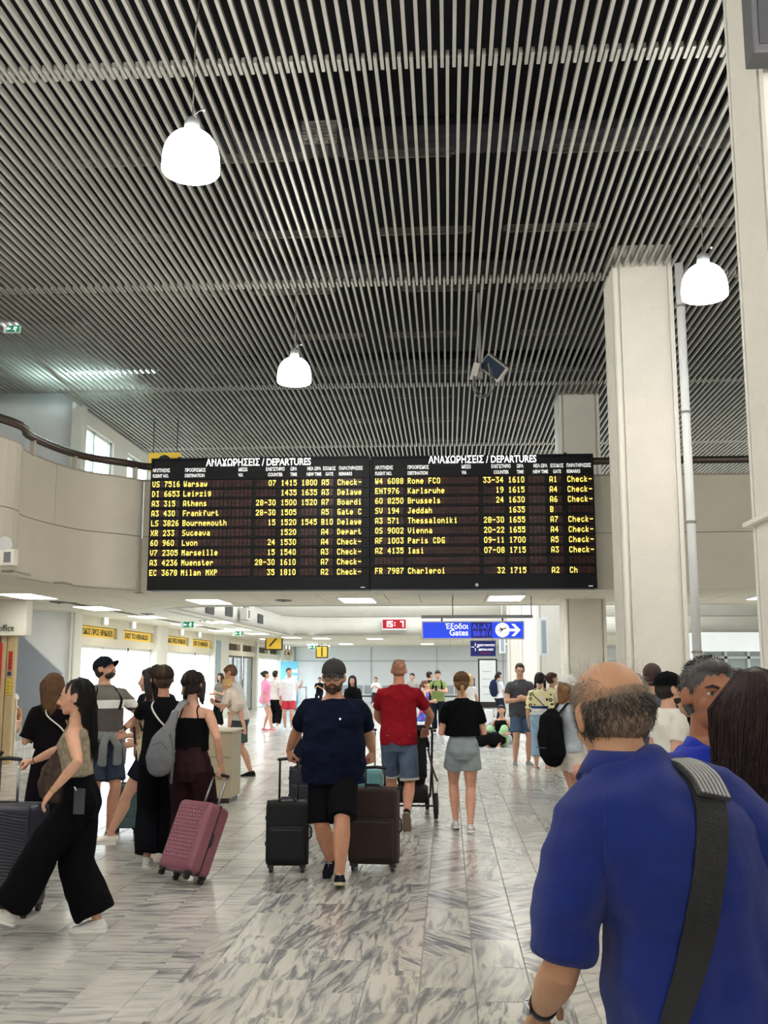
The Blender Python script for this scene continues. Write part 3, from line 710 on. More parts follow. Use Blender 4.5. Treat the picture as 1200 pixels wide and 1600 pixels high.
def heads(pxs): return [(a, b, p, 'LEFT' if i in (0, 1, 2, 7) else 'CENTER') for i, ((a, b), p) in enumerate(zip(Hd, pxs))]
L_rows = [('US 7516', 'Warsaw', '   07', '1415', '1800', 'A5', 'Check-'), ('DI 6653', 'Leipzig', '', '1435', '1635', 'A3', 'Delaye'), ('A3 315', 'Athens', '28-30', '1500', '1520', 'A7', 'Boardi'),
          ('A3 430', 'Frankfurt', '28-30', '1505', '', 'A5', 'Gate C'), ('LS 3826', 'Bournemouth', '   15', '1520', '1545', 'B10', 'Delaye'), ('XR 233', 'Suceava', '', '1520', '', 'A4', 'Depart'),
          ('60 960', 'Lyon', '   24', '1530', '', 'A4', 'Check-'), ('V7 2305', 'Marseille', '   15', '1540', '', 'A3', 'Check-'), ('A3 4236', 'Muenster', '28-30', '1610', '', 'A7', 'Check-'), ('EC 3678', 'Milan MXP', '   35', '1810', '', 'A2', 'Check-')]
R_rows = [('W4 6088', 'Rome FCO', '33-34', '1610', '', 'A1', 'Check-'), ('ENT976', 'Karlsruhe', '   19', '1615', '', 'A4', 'Check-'), ('60 8250', 'Brussels', '   24', '1630', '', 'A6', 'Check-'),
          ('SV 194', 'Jeddah', '', '1635', '', 'B', ''), ('A3 571', 'Thessaloniki', '28-30', '1655', '', 'A7', 'Check-'), ('OS 9002', 'Vienna', '20-22', '1655', '', 'A4', 'Check-'),
          ('AF 1003', 'Paris CDG', '09-11', '1700', '', 'A5', 'Check-'), ('AZ 4135', 'Iasi', '07-08', '1715', '', 'A3', 'Check-'), ('', '', '', '', '', '', ''), ('FR 7987', 'Charleroi', '   32', '1715', '', 'A2', 'Ch')]
bd1, o1, zb1 = board('left half of the black split-flap departures board, Warsaw on top', 225, 577.2, 714.5, 922, 755, L_rows,
      [(236, 7), (285, 17), (399, 5), (438, 4), (470, 4), (501.5, 3), (526.5, 6)], heads((236, 287, 371, 429, 458, 490, 514, 529)), 'ΑΝΑΧΩΡΗΣΕΙΣ / DEPARTURES', (320, 485), 722, (735.5, 744))
bd2, o2, zb2 = board('right half of the black split-flap departures board, Rome on top', 578, 938, 711, 920, 750, R_rows,
      [(585.5, 7), (636.5, 17), (755, 5), (794.5, 4), (826, 4), (859, 3), (887, 6)], heads((586, 637, 722, 784, 814, 846, 872, 887)), 'ΑΝΑΧΩΡΗΣΕΙΣ / DEPARTURES', (670, 840), 717.5, (731, 740))
q = P(745, 914, YB); MB().ell((0, 0, 0), (.03, .012, .03)).build('round_badge', metal((220, 220, 220)), None, True, label='small round silver badge on the bottom frame of the right board', category='badge').location = (q.x, YB-.016, q.z)
# yellow sign behind the board
q = P(257, 714, 20.2)
ys = thing('hanging_sign', 'yellow sign peeking over the left end of the board', 'sign', (q.x, 20.2, q.z)); MB().box((-.33, 0, -.3), (.33, .08, .09)).build('panel', yellow_m, ys)
MB().cyl(V((0, -.012, -.1)), V((0, 0, -.1)), .14, 24).build('disc', black_m, ys); MB().cyl(V((-.25, .04, .09)), V((-.25, .04, HC-q.z)), .01, 8).build('rod', dark_m, ys); MB().cyl(V((.25, .04, .09)), V((.25, .04, HC-q.z)), .01, 8).build('rod', dark_m, ys)
# ================================================================ GATES SIGN
Y = 18.0; a = P(661, 997, Y); b = P(817, 972, Y); W_ = b.x-a.x; H_ = b.z-a.z
gs = thing('gates_sign', 'long blue hanging gates sign with white arrow and plane symbol', 'sign', (a.x, Y, a.z))
al = metal((176, 176, 180), .35)
MB().box((-.02, 0, -.02), (W_+.02, .16, H_+.02)).build('housing', al, gs, bev=.005)
MB().box((0, -.006, 0), (W_*.483, 0, H_)).build('panel', blue_m, gs); MB().box((W_*.483, -.006, 0), (W_*.69, 0, H_)).build('panel', mat('sign_blue_dark', (12, 22, 130), .4, emit=.3), gs); MB().box((W_*.69, -.006, 0), (W_, 0, H_)).build('panel', blue_m, gs)
sign_text(gs, 'lettering', 'Έξοδοι', W_*.455, -.008, H_*.58, .13, wtext_m, .0012, .95, 'RIGHT'); sign_text(gs, 'lettering', 'Gates', W_*.455, -.008, H_*.16, .15, wtext_m, .0015, .95, 'RIGHT')
lb = mat('lettering_blue', (60, 80, 240), .5, emit=.6)
sign_text(gs, 'lettering', 'A1-A7', W_*.495, -.008, H_*.57, .125, lb, .002, .95); sign_text(gs, 'lettering', 'B8-B11', W_*.5, -.008, H_*.14, .125, lb, .002, .9)
cx_, cz_ = W_*.795, H_*.5
MB().cyl(V((cx_, -.012, cz_)), V((cx_, -.006, cz_)), .125, 32).build('disc', wtext_m, gs)
pl = MB(); y0, y1 = .012, .016
pl.prism([(cx_-.085, cz_-.022), (cx_+.06, cz_+.022), (cx_+.085, cz_+.045), (cx_+.05, cz_+.042), (cx_-.08, cz_-.008)], y0, y1, FACE)
pl.prism([(cx_-.01, cz_+.005), (cx_+.02, cz_+.015), (cx_-.03, cz_-.045), (cx_-.05, cz_-.045)], y0, y1, FACE); pl.prism([(cx_-.03, cz_+.01), (cx_+.01, cz_+.022), (cx_-.04, cz_+.045), (cx_-.06, cz_+.042)], y0, y1, FACE)
pl.build('plane_symbol', btext_m, gs)
ar = MB(); y0, y1 = .006, .012; ax = W_*.87; L = W_*.105; th = .022
ar.prism([(ax, cz_-th), (ax+L*.8, cz_-th), (ax+L*.8, cz_+th), (ax, cz_+th)], y0, y1, FACE)
for s_ in (1, -1):
    p_ = [(ax+L, cz_), (ax+L-.105, cz_+s_*.105), (ax+L-.16, cz_+s_*.105), (ax+L-.055, cz_)]
    ar.prism(p_ if s_ > 0 else p_[::-1], y0, y1, FACE)
ar.build('arrow', wtext_m, gs)
MB().box((-.03, .05, H_+.075), (W_+.18, .12, H_+.13)).build('rail', metal((130, 130, 134), .4), gs)
for x in (W_*.19, W_*.8): MB().cbox((x, .085, H_+.05), (.03, .03, .08)).build('hanger', dark_m, gs)
for x in (W_*.3, W_*1.09): MB().cyl(V((x, .085, H_+.12)), V((x, .085, ZS-a.z)), .008, 8).build('wire', dark_m, gs)
# meeting point sign
Y = 40.6; a = P(735.5, 1025, Y); b = P(774, 1001.5, Y); W_ = b.x-a.x; H_ = b.z-a.z
ms = thing('meeting_point_sign', 'dark blue meeting point sign hanging far back under the gates sign', 'sign', (a.x, Y, a.z))
MB().box((-.03, 0, -.03), (W_+.03, .08, H_+.03)).build('frame', al, ms, bev=.01); MB().box((0, -.01, 0), (W_, 0, H_)).build('panel', dblue_m, ms)
sign_text(ms, 'lettering', 'ΣΗΜΕΙΟ ΣΥΝΑΝΤΗΣΗΣ', W_*.97, -.012, H_*.66, .1, wtext_m, .002, .62, 'RIGHT'); sign_text(ms, 'lettering', 'MEETING POINT', W_*.92, -.012, H_*.36, .11, wtext_m, .002, .72, 'RIGHT')
MB().box((W_*.38, -.013, H_*.16), (W_*.8, -.010, H_*.23)).build('red_line', mat('lettering_red', (150, 24, 50), .5, emit=.2), ms)
sy = MB()
for k in range(4):
    m_ = M.Translation((W_*.19, -.012, H_*.6)) @ M.Rotation(k*pi/2, 4, 'Y')
    sy.add(MB().prism([(-.008, .07), (.008, .07), (.008, .17), (-.008, .17)], 0, .003, FACE).prism([(0, .04), (.03, .085), (-.03, .085)], 0, .003, FACE), m_)
sy.build('arrows_symbol', wtext_m, ms)
for x in (W_*.1, W_*.9): MB().cyl(V((x, .04, H_+.02)), V((x, .04, ZS-a.z)), .012, 8).build('rod', dark_m, ms)
# digital clock
Y = VY1-.18; a = P(598, 982, Y); b = P(634, 968, Y); W_ = b.x-a.x; H_ = b.z-a.z
ck = thing('digital_clock', 'red digital clock reading 15 7 on the white bulkhead', 'clock', (a.x, Y, a.z))
MB().box((-.03, 0, -.06), (W_+.03, .1, H_+.03)).build('housing', white_paint, ck, bev=.01); MB().box((0, -.008, 0), (W_, 0, H_)).build('face', mat('clock_face', (150, 10, 30), .3, emit=.5), ck)
sg = MB(); SEG = {'1': 'bc', '5': 'afgcd', '7': 'abc'}
def seg7(ch, x, z, w_, h_):
    t_ = .04
    S = {'a': ((0, h_-t_), (w_, h_)), 'g': ((0, h_/2-t_/2), (w_, h_/2+t_/2)), 'd': ((0, 0), (w_, t_)), 'f': ((0, h_/2), (t_, h_)), 'b': ((w_-t_, h_/2), (w_, h_)), 'e': ((0, 0), (t_, h_/2)), 'c': ((w_-t_, 0), (w_, h_/2))}
    for k in SEG[ch]: (x0, z0), (x1, z1) = S[k]; sg.box((x+x0, -.014, z+z0), (x+x1, -.008, z+z1))
dh = H_*.66; dz = H_*.17; seg7('1', W_*.12, dz, .1, dh); seg7('5', W_*.28, dz, .13, dh); seg7('7', W_*.76, dz, .13, dh)
sg.box((W_*.5, -.014, dz+dh*.2), (W_*.54, -.008, dz+dh*.36)).box((W_*.5, -.014, dz+dh*.64), (W_*.54, -.008, dz+dh*.8))
sg.build('digits', mat('led_white', (255, 190, 200), .5, emit=5), ck)
# small yellow/black pictogram signs
for (px, py, Y, s_, lab) in ((428, 1002, 41.2, .62, 'square yellow sign with black arrow near the tinted door'), (503, 1018.5, 49.5, .5, 'small yellow and black sign hanging far back')):
    c = P(px, py, Y); t = thing('pictogram_sign', lab, 'sign', c); h = s_*.5
    MB().box((-h-.05, 0, -h-.05), (h+.05, .06, h+.05)).build('frame', black_m, t); MB().box((-h, -.01, -h), (h, 0, h)).build('panel', yellow_m, t)
    MB().box((-.22*s_*2, -.02, -.03), (.22*s_*2, -.01, .03)).xf(M.Rotation(RD(-48 if s_ > .6 else -90), 4, 'Y')).build('symbol', black_m, t)
    MB().cyl(V((0, .03, h)), V((0, .03, ZS-c.z)), .012, 8).build('rod', dark_m, t)
# grilles on bulkhead left side, emergency light
for px, py, n_ in ((327, 950, 'nearest'), (357, 954.5, 'second'), (383, 961, 'third'), (406, 967, 'farthest')):
    d = ray(px, py); t_ = (VX0+.0)/d.x; q = V((d.x*t_, d.y*t_, CZ+d.z*t_))
    g = thing('wall_grille', 'small dark ventilation grille on the curved bulkhead, %s of four' % n_, 'vent', (VX0+.01, q.y, q.z))
    bx((0, -.45, -.15), (.02, .45, .15)).build('frame', mat('grille_grey', (96, 96, 96), .5), g)
    for k in range(5): bx((.02, -.42, -.13+k*.055), (.035, .42, -.105+k*.055)).build('slat', mat('slat_dark', (60, 60, 62), .5), g)
def emergency(px, py, where, lab, sc=1, rz=0):
    t = thing('emergency_lamp', lab, 'light', where, rz)
    MB().box((-.14*sc, -.12*sc, -.14*sc), (.14*sc, 0, .08*sc)).build('case', plastic((222, 220, 210)), t, bev=.01); MB().box((.0, -.13*sc, -.1*sc), (.1*sc, -.12*sc, .04*sc)).build('screen', plastic((110, 112, 116)), t)
    MB().cyl(V((.0, -.06*sc, .17*sc)), V((.02*sc, -.14*sc, .15*sc)), .08*sc, 16, .1*sc).build('reflector', mat('lamp_glass', (226, 228, 228), .15, metal=.3), t)
    MB().cyl(V((0, -.05*sc, .07*sc)), V((0, -.05*sc, .12*sc)), .03*sc, 8).build('joint', dark_m, t)
c1 = min(curve, key=lambda q: (q-V((P(10, 868, 13.4).x, 13.4))).length)
emergency(0, 0, (c1.x+.17, c1.y-.12, P(10, 872, 13.5).z), 'twin emergency lamp on the curved parapet at the left edge', 1.0, RD(-10))
d = ray(373, 957); t_ = VX0/d.x; emergency(0, 0, (VX0+.1, d.y*t_, CZ+d.z*t_), 'white emergency lamp on the curved bulkhead between the grilles', 1.6, RD(90))
# fixtures on the deep columns
lf = thing('wall_light', 'narrow vertical white light fixture beside the deep columns', 'light', P(850, 995, 24.8)); MB().box((-.1, 0, -.45), (.1, .1, .45)).build('case', white_paint, lf, bev=.01); MB().box((-.05, -.012, -.39), (.05, 0, .39)).build('glass', mat('glass_bluegrey', (160, 176, 186), .2), lf); MB().cyl(V((0, .05, .45)), V((0, .05, ZS-lf.location.z)), .012, 8).build('rod', trimw, lf)
lf = thing('wall_light', 'small vertical light fixture beyond the meeting point sign', 'light', P(785, 1006, 33)); MB().box((-.1, 0, -.3), (.1, .1, .3)).build('case', white_paint, lf, bev=.01); MB().box((-.05, -.012, -.25), (.05, 0, .25)).build('glass', MATS['glass_bluegrey'], lf); MB().cyl(V((0, .05, .3)), V((0, .05, VY0*0+ZS+.9-lf.location.z)), .012, 8).build('rod', trimw, lf)
# frame panel near the far wall and blue post
t = thing('display_case', 'white framed display case by the end wall, right side', 'display case', (XH(762, 48), 48, 0)); a = XH(747, 48)-XH(762, 48)
MB().box((a, 0, 0), (-a, .1, 2.25)).build('frame', dark_m, t); MB().box((a+.07, -.01, .27), (-a-.07, 0, 2.18)).build('sheet', lite_m if False else white_paint, t)
for k in range(4): bx((a+.2, -.015, .6+k*.35), (-a-.3, -.01, .63+k*.35)).build('printed_line', MATS['trim_grey'], t)
t = thing('banner_post', 'dark blue post standing left of the display case', 'post', (XH(738, 40), 40, 0)); MB().box((-.09, -.05, .02), (.09, .05, 1.42)).build('post', dblue_m, t, bev=.01); MB().cyl(V((0, 0, 0)), V((0, 0, .03)), .2, 24).build('base', dark_m, t)
# shop front at right rear
Y = 37; xa = XH(1086, Y)
sf_ = thing('shop_front', 'white fascia and grey glazing seen between the two near columns', 'shop front', (0, Y, 0))
MB().box((xa, 0, P(1100, 1018, Y).z), (11.9, 1.2, P(1100, 987, Y).z-.02)).build('fascia', white_paint, sf_, bev=.02)
zt = P(1100, 1018, Y).z
MB().box((xa+.3, .3, 0), (11.9, .34, zt)).build('glazing', mat('glazing_grey', (126, 136, 134), .2), sf_)
for x in (xa+.3, xa+1.1, xa+1.9, xa+2.5): 
    if x < 11.8: MB().box((x, .2, 0), (x+.1, .3, zt)).build('mullion', mat('mullion_grey', (168, 172, 170), .4), sf_)
MB().box((xa+.3, .2, zt-.25), (11.9, .3, zt-.17)).build('transom', MATS['mullion_grey'], sf_)
MB().box((xa-.1, .1, 0), (xa+.28, .9, zt)).build('pier', white_paint, sf_)
# poster at far left doors (blue with white lettering)
Y = 50.5; a = P(437, 1119, Y); b = P(466, 1033, Y)
po = thing('poster_stand', 'pale blue poster stand with white lettering beside the farthest door', 'poster', (a.x, Y, 0)); W_ = b.x-a.x
gr = mat('poster_blue', (120, 200, 228), .5); MB().box((0, 0, 0), (W_, .1, b.z)).build('panel', gr, po)
MB().box((0, -.01, .05), (W_, 0, b.z*.42)).build('lower_print', mat('poster_deep', (60, 140, 200), .5), po)
for k, (s_, z, w0) in enumerate((('ummi', .74, .45), ('eld tw', .60, .3))): sign_text(po, 'lettering', s_, W_*.96, -.012, b.z*z, .3 if k < 2 else .2, wtext_m, .01, .8, 'RIGHT')
# poster on pillar left
q = P(336, 1012, 37.2)
po = thing('wall_poster', 'tall narrow pale poster on the pillar after the second entrance', 'poster', (XL+.13, 37.3, 1.3)); bx((0, -.35, 0), (.02, .35, 1.5)).build('sheet', mat('poster_pale', (150, 170, 180), .5, var=.2, vscale=8), po)
# cabinet / counter beige beside the woman in the camisole
a = P(318, 1252, 13.3); b = P(363, 1141, 13.3)
cb = thing('beige_counter', 'beige counter cabinet beside the woman with the pink suitcase', 'cabinet', (a.x, 13.3, 0))
W_ = b.x-a.x; MB().box((-.35, 0, .06), (W_, .6, .9)).build('body', mat('counter_beige', (176, 164, 138), .5, var=.03), cb, bev=.01); MB().box((-.38, -.02, .9), (W_+.03, .62, .93)).build('top', mat('counter_top', (206, 198, 176), .4), cb, bev=.006)
for z in (.3, .58): MB().box((-.33, -.008, z), (W_-.02, 0, z+.008)).build('groove', joint_m, cb)
MB().box((-.33, .03, 0), (W_-.03, .57, .06)).build('kickboard', dark_m, cb); MB().cyl(V((W_*.62, -.02, .5)), V((W_*.62, 0, .5)), .014, 10).build('lock', dark_m, cb)
# chrome barrier near far left
for px in (463, 479):
    q = P(px, 1047, 44); t = thing('barrier_post', 'chrome barrier post near the farthest entrance, %s one' % ('left' if px == 463 else 'right'), 'barrier', (q.x, 44, 0))
    MB().cyl(V((0, 0, 0)), V((0, 0, 1.02)), .04, 12).build('post', metal((170, 172, 176)), t, True); MB().cyl(V((0, 0, 0)), V((0, 0, .03)), .14, 20).build('base', metal((170, 172, 176)), t)
    if px == 463: MB().cyl(V((0, 0, 1.0)), V((.40, 0, 1.0)), .03, 10).build('rail', metal((170, 172, 176)), t, True)
# benches by the far wall
for k, (px, lab) in enumerate(((558, 'grey metal waiting bench against the end wall, left one'), (624, 'grey metal waiting bench against the end wall, right one'), (700, 'grey waiting bench behind the man in green'))):
    q = P(px, 1047, 53); bn = thing('waiting_bench', lab, 'bench', (q.x, 53, 0)); sm_ = mat('bench_grey', (150, 156, 160), .35, metal=.4)
    for j in range(3):
        x = -.9+j*.62; MB().box((x, -.25, .42), (x+.56, .22, .46)).build('seat', sm_, bn, bev=.01); MB().box((x, .22, .5), (x+.56, .27, .95)).build('backrest', sm_, bn, bev=.01)
    MB().box((-.95, -.03, .36), (.95, .03, .42)).build('beam', dark_m, bn)
    for x in (-.8, .8): MB().box((x-.03, -.25, 0), (x+.03, .25, .04)).box((x-.03, -.03, .04), (x+.03, .03, .37)).build('leg', dark_m, bn)
# ================================================================ PEOPLE: builder
import numpy as np
TS = bpy.data.scenes.new('tmp')
def remesh(mb, vox, smooth=2, fold=None, name='m', m=None, parent=None, streak=None, seed=0, **tg):
    me = mb.mesh('t'); o = bpy.data.objects.new('t', me); TS.collection.objects.link(o)
    r = o.modifiers.new('r', 'REMESH'); r.mode = 'VOXEL'; r.voxel_size = vox; r.use_smooth_shade = True
    if smooth: s = o.modifiers.new('s', 'SMOOTH'); s.iterations = smooth; s.factor = .5
    with bpy.context.temp_override(scene=TS, view_layer=TS.view_layers[0]):
        dg = bpy.context.evaluated_depsgraph_get(); nm = bpy.data.meshes.new_from_object(o.evaluated_get(dg))
    bpy.data.objects.remove(o); bpy.data.meshes.remove(me)
    n = len(nm.vertices)
    if (fold or streak) and n:
        co = np.empty(n*3, 'f'); nm.vertices.foreach_get('co', co); co = co.reshape(-1, 3)
        no = np.empty(n*3, 'f'); nm.vertices.foreach_get('normal', no); no = no.reshape(-1, 3)
        d = np.zeros(n)
        if fold:
            amp, (sx, sy, sz) = fold[0], fold[1]; tw = fold[2] if len(fold) > 2 else 0
            for i in range(n):
                x, y, z = co[i]; d[i] = amp*(.35+noise.noise((x*sx+z*tw+seed, y*sy+seed*3, z*sz-x*tw*.5))+.5*noise.noise((x*sx*2.3+seed, y*sy*2.3, z*sz*2.3+z*tw)))
        if streak:
            amp, fr, cx, cy, zf = streak
            for i in range(n):
                x, y, z = co[i]; a = math.atan2(y-cy, x-cx)
                d[i] += amp*(noise.noise((cos(a)*fr, sin(a)*fr+seed, z*zf))+.6*noise.noise((cos(a)*fr*2.6, sin(a)*fr*2.6, z*zf*1.6+seed)))
        co += no*d[:, None].astype('f'); nm.vertices.foreach_set('co', co.ravel()); nm.update()
    nm.polygons.foreach_set('use_smooth', [True]*len(nm.polygons)); nm.materials.clear(); nm.name = name
    if m: nm.materials.append(m)
    ob = bpy.data.objects.new(name, nm); COL.objects.link(ob)
    if parent: ob.parent = parent
    for k, q in tg.items(): ob[k] = q
    return ob
def ik(a, c, l1, l2, pole):
    d = c-a; L = min(d.length, (l1+l2)*.998); L = max(L, abs(l1-l2)*1.02+1e-4); u = d.normalized(); c2 = a+u*L
    x = (l1*l1-l2*l2+L*L)/(2*L); h = math.sqrt(max(l1*l1-x*x, 0)); p = V(pole); p = p-u*p.dot(u)
    if p.length < 1e-5: p = u.orthogonal()
    return a+u*x+p.normalized()*h, c2
PROF = {
 'm': [(.455, .066, .060, -.006), (.50, .092, .068, -.008), (.54, .093, .066, -.008), (.60, .083, .060, 0), (.65, .084, .062, .003), (.70, .092, .066, .004), (.75, .100, .070, .003), (.775, .100, .064, 0), (.797, .086, .054, -.003), (.812, .066, .046, -.006), (.828, .047, .040, -.006), (.85, .035, .036, -.003)],
 'f': [(.455, .066, .060, -.006), (.50, .097, .068, -.010), (.54, .092, .064, -.010), (.60, .072, .052, 0), (.65, .071, .053, .002), (.70, .078, .058, .006), (.74, .084, .064, .010), (.770, .084, .056, .004), (.792, .070, .046, -.004), (.808, .052, .038, -.005), (.824, .037, .032, -.005), (.845, .028, .030, -.003)]}
def interp(tab, z):
    if z <= tab[0][0]: return tab[0][1:]
    for a, b in zip(tab[:-1], tab[1:]):
        if z <= b[0]:
            t = (z-a[0])/(b[0]-a[0]); t = t*t*(3-2*t)*.5+t*.5; return tuple(p+(q-p)*t for p, q in zip(a[1:], b[1:]))
    return tab[-1][1:]
HAIR = {}
def hair_mat(rgb):
    k = 'hair_%d_%d_%d' % tuple(rgb)
    if k in MATS: return MATS[k]
    m = mat(k, rgb, .5, spec=.35, var=.25, vscale=18, bump=.5, bscale=90); return m
class Person:
    def __init__(s, label, x, y, phi, H=1.7, sex='m', girth=1.0, belly=0, lean=0, side=0, drop=0, twist=0, stoop=0, pelvis=None, neck=0,
                 hands=None, feet=None, head=(0, 0, 0), sk=(196, 150, 122), vox=.012, hs=1.0, group=None, hpose=('relax', 'relax'), hn=(None, None), hd=(None, None),
                 elbow=(None, None), knee=(None, None), face=False, armg=None, z=0, shw=1, shz=.781, scale_head=None, seed=0, legg=None):
        s.H = H; s.sex = sex; s.g = girth; s.seed = seed+len(label)*.37; s.vox = vox; s.label = label; s.belly = belly
        s.root = thing('person', label, 'person', (x, y, z), phi, group); s.phi = phi
        s.inv = (M.Translation((x, y, z)) @ M.Rotation(phi, 4, 'Z')).inverted()
        s.pel = V(pelvis) if pelvis is not None else V((0, 0, .515*H)); s.lean, s.sd, s.tw, s.stoop = RD(lean), RD(side), RD(twist), stoop
        s.skm = skin(sk); s.prof = PROF[sex]; armg = armg or (.84 if sex == 'f' else 1)*(1+(girth-1)*.6); s.armg = armg; legg = legg or (1+(girth-1)*.55)
        s.hs = hs*(1.05 if sex == 'm' else 1.0)
        mb = MB(); s.mb = mb
        # torso
        zs = [.455, .48, .50, .54, .58, .60, .63, .65, .68, .70, .73, .75, .77, .785, .80, .81, .82, .828, .838, .848]
        s.torso(mb, zs, 0, 0)
        # arms
        s.arm = {}; sw = (.104 if sex == 'm' else .090)*(1+(girth-1)*.45)*shw; s.sw = sw
        hands = hands or (None, None)
        for i, sg in ((0, -1), (1, 1)):       # 0 = left (-x), 1 = right (+x)
            S = s.tp(sg*sw*H, -.002*H, shz); C0 = s.tp(sg*sw*.52*H, -.004*H, .796)
            tgt = hands[i]
            if tgt is None: tgt = S+V((sg*.035*H, .01*H, -.305*H))
            else: tgt = V(tgt)
            pole = V(elbow[i]) if elbow[i] is not None else V((sg*.35, -1, -.1))
            E, Wr = ik(S, tgt, .172*H, .148*H, pole)
            s.arm[i] = (C0, S, E, Wr); fd = (Wr-E).normalized()
            r = [.027, .0325, .0315, .029, .0255, .0225, .0245, .0235, .019, .0145, .0145]
            pts = [C0, S, S.lerp(E, .25), S.lerp(E, .55), S.lerp(E, .85), E, E.lerp(Wr, .2), E.lerp(Wr, .42), E.lerp(Wr, .75), E.lerp(Wr, .97), Wr+fd*.012*H]
            mb.tube(pts, [q*H*armg for q in r], 14)
            s.hand(i, sg, Wr, V(hd[i]).normalized() if hd[i] is not None else fd, V(hn[i]) if hn[i] is not None else None, hpose[i], mb)
        # legs
        s.leg = {}; feet = feet or (None, None)
        for i, sg in ((0, -1), (1, 1)):
            hipj = s.pel+V((sg*.050*H, -.004*H, -.012*H))
            ft = feet[i] or (sg*.055*H, 0, .047*H, 0, 0)
            A = V(ft[:3]); pitch = ft[3] if len(ft) > 3 else 0; yaw = ft[4] if len(ft) > 4 else 0
            pole = V(knee[i]) if knee[i] is not None else V((sg*.1, 1, .1))
            K, A2 = ik(hipj, A, .238*H, .237*H, pole); s.leg[i] = (hipj, K, A2, pitch, yaw)
            r = [.052, .053, .047, .040, .0315, .0325, .0345, .031, .022, .0185]
            pts = [hipj+V((0, 0, .01*H)), hipj.lerp(K, .12), hipj.lerp(K, .4), hipj.lerp(K, .72), K, K.lerp(A2, .14), K.lerp(A2, .3), K.lerp(A2, .5), K.lerp(A2, .82), A2]
            back = V((0, -.008*H, 0)); pts[6] = pts[6]+back; pts[7] = pts[7]+back*.6
            mb.tube(pts, [q*H*legg for q in r], 14)
            s.footm = getattr(s, 'footm', {}); Fm = M.Translation(A2) @ M.Rotation(RD(yaw), 4, 'Z') @ M.Rotation(RD(pitch), 4, 'X') @ M.Scale(H/1.75, 4); s.footm[i] = Fm
            mb.ell((0, -.018, -.04), (.030, .038, .036)); k = 16*9; 
            for q in range(len(mb.v)-k, len(mb.v)): mb.v[q] = Fm @ mb.v[q]
            f = MB().tube([V((0, -.03, -.045)), V((0, .05, -.045)), V((0, .11, -.058)), V((0, .155, -.064))], [(.03, .03), (.036, .030), (.04, .018), (.034, .012)], 12, side=(1, 0, 0)); mb.add(f, Fm)
        # head
        nb = s.tp(0, -.004*H, .84); s.nb = nb
        up = (s.tp(0, 0, .84)-s.tp(0, 0, .80)).normalized()
        yw, pt, rl = head
        hc = nb+V((0, .012*H+neck, 0))+V((0, up.y*.03, .088*H-drop))
        s.Hm = M.Translation(hc) @ M.Rotation(RD(yw), 4, 'Z') @ M.Rotation(RD(pt), 4, 'X') @ M.Rotation(RD(rl), 4, 'Y') @ M.Scale(s.hs, 4); s.hc = hc
        nk = .033*H*(1 if sex == 'm' else .82)*(1+(girth-1)*.5)
        mb.tube([nb+V((0, -.004*H, -.015*H)), nb.lerp(hc, .35)+V((0, -.004, 0)), s.Hm @ V((0, -.015, -.03))], [nk*1.1, nk, nk*.98], 16)
        hb = MB(); E_ = hb.ell
        E_((0, -.015, .03), (.076, .096, .086), seg=24, rin=14); E_((0, .018, .0), (.067, .073, .086), seg=20, rin=12); E_((0, .034, -.03), (.056, .058, .06))
        w = 1+(girth-1)*.5
        E_((0, .026, -.062), (.052*w, .056, .046)); E_((0, .058, -.088), (.024*w, .024, .021)); E_((.036, .056, -.026), (.022*w, .022, .024)); E_((-.036, .056, -.026), (.022*w, .022, .024))
        E_((0, .078, .020), (.044, .014, .011)); hb.tube([V((0, .086, .012)), V((0, .098, -.01)), V((0, .108, -.028))], [.008, .0095, .0125], 10); E_((.011, .096, -.033), (.009, .011, .008)); E_((-.011, .096, -.033), (.009, .011, .008))
        E_((0, .086, -.058), (.022, .009, .006)); E_((0, .083, -.066), (.018, .009, .006))
        for q in (-1, 1):
            m_ = M.Rotation(RD(q*18), 3, 'Z'); hb.ell((q*.081, -.008, -.004), (.009, .020, .033), m_, 12, 8); hb.ell((q*.075, .004, -.012), (.008, .012, .022), m_, 10, 8)
        if girth > 1.25: E_((0, .035, -.088), (.05, .045, .035))
        mb.add(hb, s.Hm)
        if not girth < 0:
            s.body = remesh(mb, vox, 2, name='body', m=s.skm, parent=s.root)
        if face: s.face(**(face if isinstance(face, dict) else {}))
    def tp(s, x, y, zf):
        """torso point: x, y offsets and height fraction, following lean, twist, stoop"""
        t = min(max((zf-.52)/.30, 0), 1.15); a = -s.lean*(.45+.55*t)
        p = V((x, y, (zf-.515)*s.H))
        if zf > .74: p.y += s.stoop*(zf-.74)/.1
        if zf > .5: p = M.Rotation(s.tw*t, 3, 'Z') @ p
        if zf > .46: p = M.Rotation(s.sd*t, 3, 'Y') @ (M.Rotation(a, 3, 'X') @ p)
        return s.pel+p
    def sec(s, zf):
        hw, hd, yo = interp(s.prof, zf); g = s.g
        bl = s.belly*max(0, 1-abs(zf-.60)/.12)
        k = 1 if zf < .81 else (1-(zf-.81)/.04*.6)
        gg = 1+(g-1)*max(min(k, 1), .3)
        return hw*gg, hd*gg+bl*.5, yo+bl*.5
    def ring(s, zf, ex, ey, seg=28, pw=.86):
        hw, hd, yo = s.sec(zf); hw = hw*s.H+ex; hd = hd*s.H+ey; out = []
        for j in range(seg):
            a = 2*pi*j/seg; c, n_ = cos(a), sin(a)
            x = math.copysign(abs(c)**pw, c)*hw; y = math.copysign(abs(n_)**pw, n_)*hd
            out.append(s.tp(x, y+yo*s.H, zf))
        return out
    def torso(s, mb, zs, ex, ey): mb.rings([s.ring(z, ex, ey) for z in zs]); return mb
